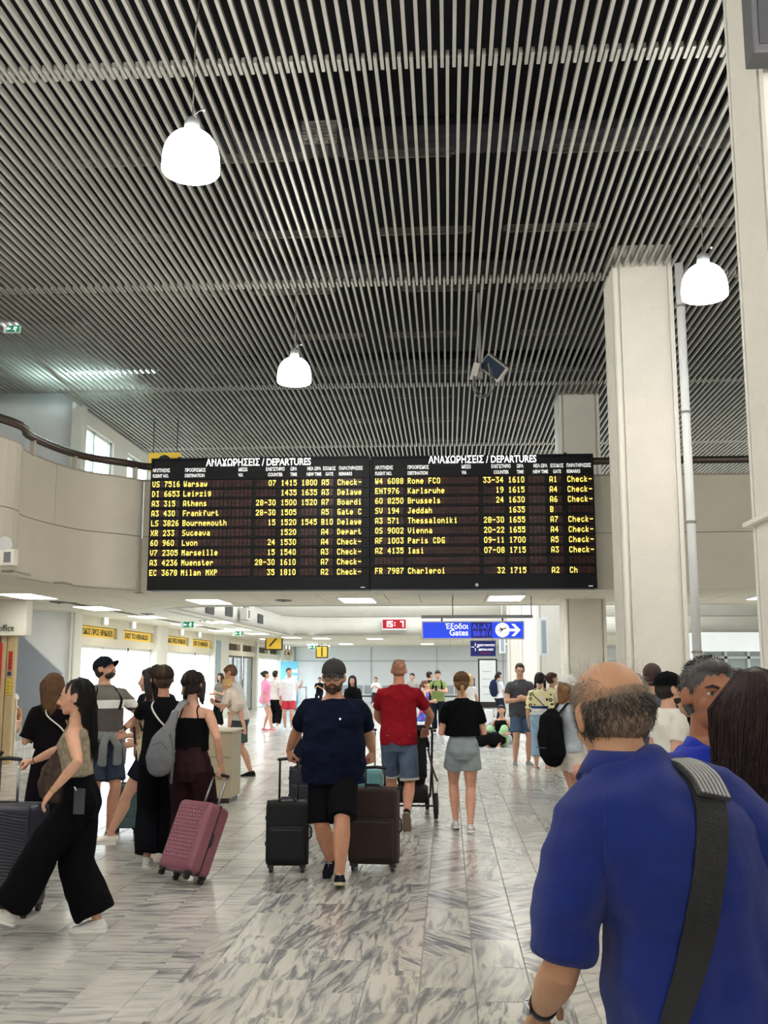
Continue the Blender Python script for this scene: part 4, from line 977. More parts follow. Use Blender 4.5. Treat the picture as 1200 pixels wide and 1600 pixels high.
    def hand(s, i, sg, Wr, d, n, pose, mb):
        H = s.H; k = H*(1.0 if s.sex == 'm' else .92)*(.95+.05*s.g)
        if n is None: n = V((-sg, .15, 0))
        n = n-d*n.dot(d); n = n.normalized() if n.length > 1e-4 else d.orthogonal().normalized(); t = d.cross(n)*(1 if sg > 0 else -1)
        hb = MB(); pl_ = .052*k
        hb.tube([Wr-d*.005*k, Wr+d*.02*k, Wr+d*pl_*.8, Wr+d*pl_], [(.0155*k, .0105*k), (.021*k, .0115*k), (.0245*k, .0095*k), (.023*k, .008*k)], 14, side=t)
        cur = {'relax': (18, 28, 22), 'grip': (68, 80, 55), 'flat': (4, 6, 6), 'hold': (40, 45, 30)}[pose]
        L = [(.024, .014, .011), (.027, .016, .012), (.025, .015, .012), (.019, .012, .010)]
        for j in range(4):
            b = Wr+d*(pl_*(.97 if j in (1, 2) else .92))+t*((1.5-j)*.0118*k); a = 0; pts = [b-d*.012*k, b]; p = b
            for q in range(3):
                a += RD(cur[q]*(1+.08*(j-1.5))); dd = d*cos(a)+n*sin(a); p = p+dd*L[j][q]*k; pts.append(p)
            r = (.0058 if j < 3 else .005)*k*(.95 if s.sex == 'f' else 1.05); hb.tube(pts, [r*1.05, r*1.05, r, r*.92, r*.8], 8)
        b = Wr+d*.014*k+t*.014*k; tdir = (d*.72+t*.62+n*(.25 if pose == 'relax' else .55)).normalized(); p1 = b+tdir*.024*k
        d2 = (d*.85+t*.2+n*(.3 if pose in ('relax', 'flat') else .8)).normalized(); p2 = p1+d2*.018*k; d3 = (d*.8-t*.1+n*(.4 if pose in ('relax', 'flat') else 1)).normalized(); p3 = p2+d3*.013*k
        r = .0068*k; hb.tube([b, p1, p2, p3], [r*1.5, r*1.15, r, r*.85], 8)
        mb.add(hb); s.arm[i] = s.arm[i][:4]+(Wr, d, n, t)
    # ---------------- clothes
    def _v(s, v): return v if v else max(s.vox*1.0, .009)
    def top(s, rgb, hem=.47, sleeve=.55, ease=.014, drape=.97, neck=.838, fold=(.009, (9, 9, 5), 6), hem_ease=0, m=None, name='shirt', sl_ease=.012, flare=0, v=None, low=None):
        H = s.H; mb = MB(); hi = neck; zs = [hem+(hi-hem)*k/22 for k in range(23)]; R = []; cw = s.sec(.755)
        for z in zs:
            hw, hd, yo = s.sec(z); e = ease+(.008+hem_ease)*min(1, max(0, (.64-z)/.06))
            ew = max(hw, cw[0]*drape if z < .755 else 0)*H-hw*H+e; ed = max(hd, cw[1]*(drape-.05) if z < .755 else 0, (s.sec(.60)[1] if z < .6 else 0))*H-hd*H+e
            if z > .81: ew = ed = e*.8+.003
            ew += flare*max(0, (.72-z)); ed += flare*max(0, (.72-z)); R.append(s.ring(z, ew, ed, 32, .9))
        mb.rings(R)
        if sleeve > 0:
            for i in (0, 1):
                C0, S, E, Wr = s.arm[i][:4]; pts = [C0, S]; r = [.026, .034]; N = 6
                for k in range(1, N+1):
                    u = sleeve*k/N
                    p = S.lerp(E, u) if u <= 1 else E.lerp(Wr, u-1); pts.append(p); rr = .0335-(.0105*u if u < 1 else .0105+.006*(u-1)); r.append(rr)
                mb.tube(pts, [(q*H*s.armg+sl_ease*(.7+.5*min(k/len(r), 1))) for k, q in enumerate(r)], 18, round_=False)
        return remesh(mb, s._v(v), 3, fold, name, m or fabric(rgb), s.root, seed=s.seed)
    def legs(s, rgb, u=.9, waist=.60, ease=.012, flare=.02, fold=(.008, (9, 9, 3)), m=None, name='shorts', v=None, crotch=.45):
        H = s.H; mb = MB(); zs = [crotch+(waist-crotch)*k/10 for k in range(11)]
        mb.rings([s.ring(z, ease*(1 if z < .53 else .75)+.003, ease*(1 if z < .53 else .75)+.003, 28, .9) for z in zs])
        for i in (0, 1):
            hj, K, A, pt, yw = s.leg[i]; pts = []; r = []; N = 12
            for k in range(N+1):
                t = u*k/N; p = hj.lerp(K, t) if t <= 1 else K.lerp(A, t-1); base = (.053-.021*t) if t <= 1 else (.032+.003*sin((t-1)*pi)-.011*(t-1))
                pts.append(p); r.append(base*H*(1+(s.g-1)*.55)+ease+flare*(t/u)**(1.2 if flare < .04 else .75))
            mb.tube(pts, r, 20, round_=False)
        return remesh(mb, s._v(v), 3, fold, name, m or fabric(rgb), s.root, seed=s.seed+5)
    def skirt(s, rgb, z0=.25, waist=.60, w=.12, d=.10, sway=0, fold=(.014, (11, 11, 1.5)), m=None, name='skirt', ease=.012, v=None):
        H = s.H; mb = MB(); R = []
        N = 16
        for k in range(N+1):
            z = waist+(z0-waist)*k/N; zz = max(z, .5); hw, hd, yo = s.sec(zz); t = max(0, (.5-z)/max(.5-z0, .01))
            X = hw*H+ease+(w*H-hw*H)*t if z < .5 else hw*H+ease; Y = hd*H+ease+(d*H-hd*H)*t if z < .5 else hd*H+ease
            c = s.tp(0, yo*H, z) if z > .5 else s.pel+V((0, yo*H+sway*t, (z-.515)*H))
            R.append([c+V((X*cos(2*pi*j/32), Y*sin(2*pi*j/32), 0)) for j in range(32)])
        mb.rings(R); return remesh(mb, s._v(v), 2, fold, name, m or fabric(rgb), s.root, seed=s.seed+3)
    def shoes(s, rgb, sole=(230, 228, 220), kind='shoe'):
        for i in (0, 1):
            Fm = s.footm[i]; b = MB()
            if kind == 'sandal':
                b.tube([V((-.046, .10, -.066)), V((0, .105, -.035)), V((.046, .10, -.066))], [(.012, .004)]*3, 8); b.tube([V((-.036, .0, -.05)), V((0, .04, -.015)), V((.036, .0, -.05))], [(.01, .004)]*3, 8)
                sh = b.xf(Fm).build('shoe', plastic(rgb, .6), s.root, True)
            else:
                b.tube([V((0, -.05, -.045)), V((0, -.02, -.04)), V((0, .05, -.042)), V((0, .12, -.056)), V((0, .175, -.063))], [(.028, .028), (.037, .036), (.042, .036), (.047, .026), (.036, .017)], 16, side=(1, 0, 0))
                b.tube([V((0, -.012, -.03)), V((0, -.01, -.002))], [(.036, .045), (.037, .046)], 16, side=(1, 0, 0), round_=False)
                b.xf(Fm); sh = remesh(b, .008, 2, None, 'shoe', fabric(rgb, .2, .8), s.root)
            out = [(-.03, -.062), (0, -.072), (.03, -.062), (.040, -.02), (.038, .04), (.047, .10), (.048, .14), (.036, .18), (.008, .197), (-.024, .188), (-.044, .15), (-.047, .10), (-.037, .04), (-.040, -.02)]
            MB().prism(out, -.088, -.064, Fm).build('sole', plastic(sole, .6), sh, bev=.004)
            if kind == 'shoe' and s.vox < .011:
                lm = plastic((240, 240, 240) if sum(rgb) < 300 else (200, 200, 196), .6)
                l = MB()
                for k in range(4): l.tube([V((-.02, .045+k*.02, -.012-k*.0075)), V((0, .05+k*.02, -.006-k*.0075)), V((.02, .045+k*.02, -.012-k*.0075))], .003, 6)
                l.xf(Fm).build('laces', lm, sh, True)
    # ---------------- head things (coordinates in the head frame)
    def face(s, eye=(60, 40, 26), brow=(50, 36, 28), lip=None):
        wm = mat('eye_white', (196, 186, 178), .3); im = mat('iris_%d' % eye[0], eye, .15)
        for q in (-1, 1):
            e = MB().ell((q*.031, .0765, .002), (.0115, .0105, .0068), seg=14, rin=8).xf(s.Hm).build('eye', wm, s.root, True)
            MB().ell((q*.031, .0862, .002), (.0056, .0022, .0056), seg=12, rin=6).xf(s.Hm).build('iris', im, e, True)
            MB().tube([V((q*.017, .089, .011)), V((q*.031, .0885, .0125)), V((q*.045, .079, .007))], [.0022, .0028, .002], 6).xf(s.Hm).build('eyelid', s.skm, s.root, True)
            MB().tube([V((q*.012, .0935, .020)), V((q*.03, .0925, .026)), V((q*.048, .079, .021))], [(.0035, .0045), (.003, .0045), (.002, .002)], 8).xf(s.Hm).build('eyebrow', hair_mat(brow), s.root, True)
        lip = lip or (166, 100, 90)
        MB().tube([V((-.022, .086, -.0595)), V((-.008, .0955, -.0575)), V((.008, .0955, -.0575)), V((.022, .086, -.0595))], [.0022, .004, .004, .0022], 8).tube([V((-.018, .087, -.063)), V((0, .095, -.0655)), V((.018, .087, -.063))], [.0025, .005, .0025], 8).xf(s.Hm).build('lips', mat('lips_%d' % lip[0], lip, .4), s.root, True)
    def hair(s, kind, rgb, length=.3, v=None, strands=0, lift=0, width=1.0, back=0, part=None, curtain=True):
        b = MB(); m = hair_mat(rgb); st = (.004, 7, 0, 0, 3); v = v or max(.008, s.vox*.8)
        if kind in ('short', 'bun', 'ponytail', 'long', 'bob'):
            b.ell((0, -.024 if curtain else -.030, .040), (.083, .100, .088), seg=24, rin=14); b.ell((0, -.036, -.005), (.078, .086, .075), seg=20)
            if kind == 'short': b.ell((0, .03+lift, .085), (.055, .05, .03))
            elif curtain: b.ell((.02, .035, .075), (.05, .04, .035)); b.ell((-.02, .035, .075), (.05, .04, .035)) if curtain else None
        if kind == 'buzz': b.ell((0, -.020, .036), (.0775, .096, .0845), seg=24, rin=14); b.ell((0, -.034, -.01), (.0755, .08, .06)); st = (.0015, 14, 0, 0, 20)
        if kind == 'bun': b.ell((0, -.135, .035), (.042, .038, .042)); b.ell((0, -.10, .03), (.04, .05, .04))
        if kind == 'ponytail': b.tube([V((0, -.10, .02)), V((0, -.135, .0)), V((0, -.145, -.06)), V((0, -.135, -.06-length))], [.02, .028, .03, .012], 12)
        b.xf(s.Hm)
        if kind in ('long', 'bob'):
            R = []; L = length; hb = s.hc; rz = M.Rotation(math.atan2(-(s.Hm[0][1]), s.Hm[1][1]), 3, 'Z')
            N = 12
            for k in range(N+1):
                t = k/N; z = .07-t*(L+.07); wx = (.070+.026*math.sin(min(t*2, 1)*pi/2))*width*(1-.45*t*t); wy = .07-.02*t
                if t > .35: wy = .05
                c = hb+rz @ V((0, -.045-.03*min(t*2, 1)-back*t, z)); R.append([c+rz @ V((wx*cos(2*pi*j/24), wy*sin(2*pi*j/24)*(1 if sin(2*pi*j/24) < 0 else .8), 0)) for j in range(24)])
            b.rings(R)
            for q in ((-1, 1) if curtain else ()):
                b.tube([hb+rz @ V((q*.06, .02, .08)), hb+rz @ V((q*.08, .02, .02)), hb+rz @ V((q*.084, .01, -.06)), hb+rz @ V((q*.08*width, -.0, -.14)), hb+rz @ V((q*.07*width, -.02-back*.5, -.06-L*.75))], [(.02, .03), (.018, .038), (.02, .04), (.025, .04), (.012, .025)], 10, side=(1, 0, 0))
            st = (.010, 7, s.hc.x, s.hc.y, 2.2)
        else: st = (st[0], st[1], s.hc.x, s.hc.y-.01, st[4])
        o = remesh(b, v, 2, None, 'hair', m, s.root, streak=st, seed=s.seed)
        if strands: s.strands(o, rgb, strands, kind, length, width, back)
        return o
    def strands(s, parent, rgb, n, kind, L, width, back):
        rnd = random.Random(int(s.seed*100)); b = MB(); rz = M.Rotation(math.atan2(-(s.Hm[0][1]), s.Hm[1][1]), 3, 'Z'); hb = s.hc
        for k in range(n):
            a = rnd.uniform(-pi*1.12, pi*.12); wob = rnd.uniform(0, 6); ln = L*rnd.uniform(.75, 1.08); pts = []; rr = rnd.uniform(1.0, 1.08)
            N = 9 if kind == 'long' else 6
            for q in range(N+1):
                t = q/N
                if kind == 'long':
                    if t < .3: u = t/.3; el = pi/2*(1-u*.98); p = V((.086*cos(el)*cos(a)*rr, -.026+.102*cos(el)*sin(a)*rr, .04+.091*sin(el)*rr))
                    else:
                        u = (t-.3)/.7; z = .04-u*(ln+.04); wx = .102*width*(1-.42*u*u)*rr; wy = .062; p = V((wx*cos(a)+.008*sin(wob+u*7), -.07-back*u+wy*sin(a)*rr+.006*cos(wob+u*5), z))
                else:
                    u = t; el = pi/2*(1-u*1.15); p = V((.085*cos(el)*cos(a)*rr, -.026+.102*cos(el)*sin(a)*rr, .04+.091*sin(el)*rr))
                pts.append(hb+rz @ (p*s.hs) if kind == 'long' else s.Hm @ p)
            b.tube(pts, [.0016]*N+[.0007], 3, round_=False)
        b.build('hair_strands', hair_mat(rgb), parent, True, kind='stuff')
    def cap(s, rgb, panel=None, sc=1.0):
        keep = s.Hm; s.Hm = keep @ M.Translation((0, -.004*(sc > 1), -.006*(sc > 1))) @ M.Scale(sc, 4); m = fabric(rgb); b = MB(); R = []
        for k in range(9):
            a = k/8*pi/2*.97; R.append([V((.0905*cos(a)*cos(2*pi*j/32), -.016+.114*cos(a)*sin(2*pi*j/32), .042+.098*sin(a)**.9)) for j in range(32)])
        R0 = [[V((p.x*.97, p.y*.97, .02)) for p in R[0]]]; b.rings([[V((p.x, p.y, .032)) for p in R[0]]]+R)
        Cl = M.Translation((0, 0, .012)); c = b.xf(s.Hm).build('cap', m, s.root, True)
        g = MB(); Rr = []
        for k in range(15):
            a = pi*(.5-.36)+pi*.72*k/14; x, y = .086*cos(a), -.012+.106*sin(a); ext = .075*math.sin((k/14)*pi)**.55 if 0 < k < 14 else 0
            d_ = -.030*(cos(a)**2)*1.2; Rr.append([V((x, y-.004, .028+d_*.6)), V((x*1.0, y+ext*.5, .026+d_)), V((x*.98, y+ext, .018+d_)), V((x*.98, y+ext, .014+d_)), V((x, y+ext*.5, .021+d_)), V((x, y-.004, .023+d_*.6))])
        g.rings(Rr).xf(s.Hm @ Cl).build('brim', m, c, True)
        MB().ell((0, -.016, .141), (.008, .008, .004)).xf(s.Hm).build('button', m, c, True)
        if panel: MB().tube([V((-.03, .088, .05)), V((0, .094, .052)), V((.03, .088, .05))], [(.004, .026)]*3, 8, side=(0, 1, 0)).xf(s.Hm).build('front_panel', fabric(panel), c, True)
        s.Hm = keep; return c
    def glasses(s, rgb=(30, 26, 26), dark=False, up=0):
        m = plastic(rgb, .3); b = MB(); o_ = V((0, -.01 if up else 0, up))
        for q in (-1, 1):
            ps = [V((q*.033+.024*cos(2*pi*j/20), .099-.006*abs(cos(2*pi*j/20)*q+ (1 if q*cos(2*pi*j/20) > 0 else 0))*.6, .0+.017*sin(2*pi*j/20)))+o_ for j in range(21)]
            b.tube(ps, .0028, 6, round_=False); b.tube([V((q*.057, .094, .006))+o_, V((q*.074, .07, .008))+o_, V((q*.084, -.0, .004))+o_], .002, 6)
        b.tube([V((-.009, .102, .004))+o_, V((0, .106, .006))+o_, V((.009, .102, .004))+o_], .002, 6)
        g = b.xf(s.Hm).build('glasses', m, s.root, True)
        l = MB()
        for q in (-1, 1): l.tube([V((q*.033, .0985, 0))+o_, V((q*.033, .100, 0))+o_], [(.023, .016)]*2, 20, side=(1, 0, 0), round_=False)
        l.xf(s.Hm).build('lens', mat('lens_dark', (20, 20, 22), .05) if dark else mat('lens_clear', (200, 200, 210), .03, alpha=.18), g, True)
    def beard(s, rgb, full=True):
        b = MB(); b.ell((0, .031, -.072), (.0575*(1+(s.g-1)*.5), .060, .042), seg=20); b.ell((0, .066, -.092), (.033, .026, .026))
        if full: b.ell((.05, .02, -.045), (.018, .035, .032)); b.ell((-.05, .02, -.045), (.018, .035, .032))
        else: b = MB().ell((0, .029, -.074), (.0545, .058, .038), seg=20)
        b.tube([V((-.03, .084, -.062)), V((-.02, .092, -.046)), V((0, .0965, -.0455)), V((.02, .092, -.046)), V((.03, .084, -.062))], .0055, 8)
        b.xf(s.Hm); return remesh(b, .006, 1, None, 'beard', hair_mat(rgb), s.root, streak=(.002, 14, s.hc.x, s.hc.y, 30), seed=3)
    def strap(s, rgb, pts, w=.012, name='strap', t=.004, parent=None, m=None):
        """strap over the torso: pts = (angle_deg, height fraction, extra offset)"""
        P_ = []; Nn = []
        for a, z, e in pts:
            hw, hd, yo = s.sec(z); A = RD(a); c, n_ = cos(A), sin(A); x = math.copysign(abs(c)**.88, c)*(hw*s.H+e); y = math.copysign(abs(n_)**.88, n_)*(hd*s.H+e)+yo*s.H
            P_.append(s.tp(x, y, z))
        sp_ = [V(tuple(q)) for q in spline([tuple(q) for q in P_], 5)]
        R = []
        ctr = s.tp(0, 0, .7)
        for i, p in enumerate(sp_):
            T = (sp_[min(i+1, len(sp_)-1)]-sp_[max(i-1, 0)]).normalized(); ax = s.tp(0, 0, .52)+(s.tp(0, 0, .8)-s.tp(0, 0, .52))*(((p-s.tp(0, 0, .52)).dot((s.tp(0, 0, .8)-s.tp(0, 0, .52)).normalized()))/(s.tp(0, 0, .8)-s.tp(0, 0, .52)).length)
            n_ = (p-ax); n_ = n_-T*n_.dot(T)
            if n_.length < 1e-4: n_ = V((0, 0, 1))
            n_.normalize(); b_ = T.cross(n_)
            R.append([p+b_*w-n_*t, p+b_*w+n_*t, p-b_*w+n_*t, p-b_*w-n_*t])
        o = MB().rings(R).build(name, m or fabric(rgb), parent or s.root, True); return o
    def W(s, v): return s.inv @ V(v)          # world -> person frame
    def O(s, v): return s.inv.inverted() @ V(v)
    def reparent(s, o, name, label, category):
        o.matrix_world  # a carried thing: stays top-level, keeps its place
        o.parent = None; o.matrix_basis = s.inv.inverted(); o.name = name; o['label'] = label; o['category'] = category
        return o
def bracelet(p, i, rgb, w=.008):
    C0, S, E, Wr = p.arm[i][:4]; d = (Wr-E).normalized(); c = Wr-d*.012; r = .0165*p.H*p.armg
    MB().tube([c-d*w, c+d*w], r, 18, round_=False).build('bracelet', metal(rgb, .3) if rgb[0] > 100 else plastic(rgb, .4), p.root, True)

# ================================================================ LUGGAGE builder
def rbox(mb_or_none, a, b):
    return bx(a, b)
def suitcase(label, loc, rz, w, d, h, rgb, kind='rib', tilt=0, tilt_axis='X', handle=.42, hrgb=(30, 30, 32), rough=.45, wheels=True, bars=True, zipline=True, frontdir=-1, name='suitcase'):
    t = thing(name, label, 'suitcase', loc); t.rotation_euler = (0, 0, rz)
    m = plastic(rgb, rough); TM = M.Rotation(RD(tilt), 4, tilt_axis); wz = .055 if wheels else .01
    def bd(b, nm, mm, par=None, bev=0, seg=2, sm=False): return b.xf(TM).build(nm, mm, par or t, sm, bev=bev, seg=seg)
    shell = bd(bx((-w/2, -d/2, wz), (w/2, d/2, wz+h)), 'shell', m, bev=min(.045, d*.2), seg=4)
    for p_ in shell.data.polygons: p_.use_smooth = False
    if zipline: bd(bx((-w/2-.003, -.012, wz-.003), (w/2+.003, .012, wz+h+.003)), 'zip_band', plastic((24, 24, 26)), None, .03, 3)
    if kind == 'rib':
        n = max(4, int(w/.05))
        for sgn in (-1, 1):
            for k in range(n):
                x = -w/2+.05+(w-.1)*k/(n-1); bd(bx((x-.011, sgn*d/2-.008, wz+.07), (x+.011, sgn*d/2+.008, wz+h-.07)), 'rib', m, shell, .006, 2)
    if kind == 'hrib':
        n = 6
        for sgn in (-1, 1):
            for k in range(n):
                z = wz+.09+(h-.18)*k/(n-1); bd(bx((-w/2+.04, sgn*d/2-.008, z-.02), (w/2-.04, sgn*d/2+.006, z+.02)), 'rib', m, shell, .006, 2)
    if kind == 'wave':
        mb = MB(); nx, nz = 10, 26
        for k in range(nz):
            z = wz+.06+(h-.12)*k/(nz-1); R = []
            for j in range(nx+1):
                x = -w/2+.04+(w-.08)*j/nx; zz = z+.018*sin(x*9+.4*k*.2); yy = frontdir*(d/2+.002); R.append([V((x, yy-.002, zz-.006)), V((x, yy+frontdir*.006, zz)), V((x, yy-.002, zz+.006))])
            mb.rings(R)
        bd(mb, 'ridge', m, shell).__setitem__('kind', 'stuff')
    if kind == 'stud':
        mb = MB(); nx, nz = 9, 14; 
        for j in range(nz):
            for i in range(nx):
                x = -w/2+.055+(w-.11)*(i+.5*(j % 2))/(nx-.5); z = wz+.1+(h-.17)*j/(nz-1); a = (w-.11)/nx*.46; c = (h-.17)/nz*.6; y0 = frontdir*(d/2-.002); k = len(mb.v)
                mb.v += [V((x-a, y0, z)), V((x, y0, z-c)), V((x+a, y0, z)), V((x, y0, z+c)), V((x, y0+frontdir*.013, z))]; mb.f += [(k, k+1, k+4), (k+1, k+2, k+4), (k+2, k+3, k+4), (k+3, k, k+4)]
        bd(mb, 'stud', m, shell).__setitem__('kind', 'stuff')
    if kind == 'soft':
        bd(bx((-w/2+.03, frontdir*d/2-.03, wz+.05), (w/2-.03, frontdir*d/2+.03, wz+h*.62)), 'front_pocket', m, None, .02, 3)
        bd(bx((-w/2+.05, frontdir*(d/2+.031)-.002, wz+h*.56), (w/2-.05, frontdir*(d/2+.031)+.002, wz+h*.575)), 'pocket_zip', plastic((50, 50, 54)), None)
        bd(MB().tube([V((-.07, frontdir*d*.3, wz+h)), V((-.05, frontdir*d*.3, wz+h+.03)), V((.05, frontdir*d*.3, wz+h+.03)), V((.07, frontdir*d*.3, wz+h))], .010, 8), 'top_handle', plastic((22, 22, 24)), sm=True)
        for z in (.3, .7): bd(bx((-w/2-.012, -.03, wz+h*z), (-w/2+.0, .03, wz+h*z+.03)), 'side_buckle', plastic((22, 22, 24)), None, .003)
    # handles
    hm = metal((176, 178, 182), .3) if hrgb[0] > 100 else plastic(hrgb, .35); hy = -frontdir*d*.22; hw_ = min(.085, w*.22)
    if bars:
        for q in (-1, 1): bd(MB().cyl(V((q*hw_, hy, wz+h-.04)), V((q*hw_, hy, wz+h+handle)), .010, 10), 'handle_tube', hm, sm=True)
        bd(MB().tube([V((-hw_-.012, hy, wz+h+handle)), V((0, hy, wz+h+handle+.008)), V((hw_+.012, hy, wz+h+handle))], [(.014, .014), (.017, .015), (.014, .014)], 10), 'grip', plastic((22, 22, 24)), sm=True)
    bd(bx((-.09, hy-.02, wz+h-.004), (.09, hy+.02, wz+h+.008)), 'handle_base', plastic((26, 26, 28)), None, .004)
    bd(MB().tube([V((w/2, 0, wz+h*.4)), V((w/2+.022, 0, wz+h*.43)), V((w/2+.022, 0, wz+h*.57)), V((w/2, 0, wz+h*.6))], .009, 8), 'side_handle', plastic((24, 24, 26)), sm=True)
    if wheels:
        for a in (-1, 1):
            for c in (-1, 1):
                x, y = a*(w/2-.045), c*(d/2-.04); wh = bd(MB().box((x-.028, y-.022, .04), (x+.028, y+.022, wz+.03)), 'wheel_housing', plastic((26, 26, 28)), None, .008)
                bd(MB().cyl(V((x-.012, y, .025)), V((x+.012, y, .025)), .025, 16), 'wheel', plastic((18, 18, 20)), wh, sm=False)
    t['_top'] = 0; del t['_top']
    def pt(x, y, z): return M.Translation(loc) @ M.Rotation(rz, 4, 'Z') @ TM @ V((x, y, z))
    t_grip = pt(0, hy, wz+h+handle)
    return t, t_grip
# ================================================================ PEOPLE: the crowd
def gp(px, D): return XH(px, D), D
def stand(label, px, D, phi, **k):
    x, y = gp(px, D); return Person(label, x, y, RD(phi), **k)
# ---- heavy man in navy tee and cap, walking to the camera with two suitcases
bk, gbk = suitcase('small black soft suitcase pulled in the capped man\'s right hand', (XH(453, 8.95), 8.95, 0), RD(4), .36, .22, .53, (20, 20, 24), 'soft', handle=.34, rough=.85)
br, gbr = suitcase('large dark brown soft suitcase behind the capped man\'s left leg', (XH(585, 9.08), 9.08, 0), RD(-4), .43, .26, .63, (48, 32, 30), 'soft', handle=.16, rough=.85)
x, y = gp(522, 8.6)
inv = (M.Translation((x, y, 0)) @ M.Rotation(pi, 4, 'Z')).inverted()
lh = inv @ (gbr+V((.0, -.01, .075))); rh = inv @ (gbk+V((0, 0, .08)))
cm = Person('heavy bearded man in cap, glasses, navy t-shirt and black shorts, walking towards us', x, y, pi, H=1.80, girth=1.27, belly=.03, lean=1, vox=.0075, sk=(200, 146, 118), seed=2, hs=1.09,
    hands=(lh, rh), feet=((-.085, .24, .095, 12, 6), (.045, -.20, .13, -22, -4)), head=(0, -3, 0), face=dict(brow=(70, 46, 34), lip=(140, 84, 72)), hpose=('grip', 'grip'), hn=((1, -.6, 0), (-1, -.6, 0)), hd=((0, 0, -1), (0, 0, -1)), elbow=((-.6, -1, 0), (.6, -1, 0)), pelvis=(0, 0, .89))
cm.top((14, 20, 40), hem=.455, sleeve=.72, ease=.022, drape=1.0, sl_ease=.02, neck=.828, fold=(.022, (6, 6, 5), 6)); cm.legs((12, 12, 16), u=.98, waist=.56, ease=.016, flare=.028)
cm.shoes((18, 20, 30), (190, 180, 150)); cm.hair('short', (62, 42, 30)); cm.cap((62, 60, 60)); cm.glasses(); cm.beard((58, 38, 28))
q = cm.tp(-.075, .152, .745); MB().ell(q+V((0, .045, 0)), (.008, .008, .008)).build('chest_emblem', wtext_m, cm.root, True)
# ---- woman walking left with large navy suitcase
nv, gnv = suitcase('large navy blue ridged suitcase pushed at the left edge', (XH(14, 7.3), 7.3, 0), RD(-4), .62, .30, .70, (19, 24, 44), 'wave', handle=.30, hrgb=(190, 190, 194))
x, y = gp(136, 6.8); inv = (M.Translation((x, y, 0)) @ M.Rotation(RD(97), 4, 'Z')).inverted()
gl = Person('young woman with long black hair, beige open-back top and wide black trousers', x, y, RD(97), H=1.64, sex='f', lean=4, vox=.007, sk=(206, 158, 132), seed=4,
    hands=(inv @ P(82, 1236, 6.45), inv @ P(44, 1194, 7.2)), feet=((-.03, .45, .10, 18, 4), (.04, -.13, .077, -2, 0)), head=(8, -4, 0), face=dict(brow=(40, 28, 22), lip=(176, 100, 96)),
    elbow=((-1, -.8, -.2), (.4, -.4, -1)), hpose=('relax', 'grip'), hn=((.4, -.2, -1), (0, 0, -1)), hd=((.1, .7, -.9), (.1, 1, -.1)), pelvis=(0, 0.02, .835))
knit = mat('knit_beige', (150, 138, 116), .9, bump=1.2, bscale=90, var=.35, vscale=26)
gl.top((150, 138, 116), hem=.615, sleeve=0, ease=.008, neck=.80, drape=.9, m=knit, name='top', fold=(.004, (20, 20, 8)))
gl.strap((150, 138, 116), [(60, .795, .01), (75, .82, .006), (90, .838, .02)], .012, 'halter_strap', m=knit); gl.strap((150, 138, 116), [(120, .795, .01), (105, .82, .006), (90, .838, .02)], .012, 'halter_strap', m=knit)
gl.legs((10, 10, 14), u=1.90, waist=.615, ease=.016, flare=.07, name='trousers', fold=(.014, (9, 9, 2)))
gl.shoes((232, 230, 226)); gl.hair('long', (20, 16, 18), .40, strands=260, back=.03, width=.72, curtain=False)
bracelet(gl, 0, (210, 180, 120)); bracelet(gl, 1, (60, 40, 40), .004)
# her patterned bag hanging on the far arm
hbp = P(84, 1212, 6.95)
hb_ = thing('handbag', 'black and brown scarf-draped handbag hanging on the striding woman\'s arm', 'bag', (hbp.x, 7.0, hbp.z)); b = MB()
b.tube([V((0, 0, -.14)), V((0, 0, -.06)), V((.0, 0, .04)), V((.01, 0, .11))], [(.11, .05), (.125, .06), (.10, .05), (.05, .03)], 16, side=(1, 0, 0))
remesh(b, .009, 2, (.02, (9, 9, 7)), 'bag_body', mat('scarf_print', (58, 38, 26), .7, var=.9, vscale=22), hb_)
MB().tube([V((-.04, 0, .1)), V((0, -.01, .17)), V((.06, 0, .1))], .008, 8).build('strap', plastic((30, 20, 16)), hb_, True)
wp = P(124, 1252, 6.60); 
dk = thing('phone_case', 'dark grey flat wallet sticking out of the wide trousers pocket', 'wallet', (wp.x, 6.60, wp.z)); MB().box((-.035, -.012, -.08), (.035, .008, .08)).build('cover', plastic((60, 60, 64), .7), dk, bev=.004)
MB().tube([V((-.02, -.014, .07)), V((-.03, -.016, .09))], .005, 6).build('clasp', metal((210, 210, 210)), dk)
# second case at very left edge
cs2, _ = suitcase('dark navy suitcase at the left edge behind the large ridged one, red tag', (XH(-12, 7.9), 7.9, 0), 0, .40, .26, .58, (18, 22, 40), 'soft', handle=.42)
MB().box((.05, -.16, .93), (.14, -.13, .955)).build('tag', plastic((200, 30, 40)), cs2)
# ---- woman in black dress behind her
a_ = stand('woman with long light brown hair in black dress with white strap, back turned', 86, 9.6, 28, H=1.66, sex='f', sk=(206, 160, 136), vox=.011, hands=((-.14, .22, 1.12), (.16, .24, 1.18)), head=(-25, 6, 0))
a_.top((16, 14, 16), hem=.58, sleeve=.85, ease=.02, sl_ease=.03); a_.skirt((14, 12, 16), z0=.08, waist=.61, w=.13, d=.11); a_.shoes((30, 26, 26)); a_.hair('long', (112, 82, 54), .26, strands=120)
a_.strap((240, 240, 236), [(215, .825, .012), (250, .77, .03), (290, .70, .035), (330, .64, .035), (0, .60, .035)], .006, 'bag_strap')
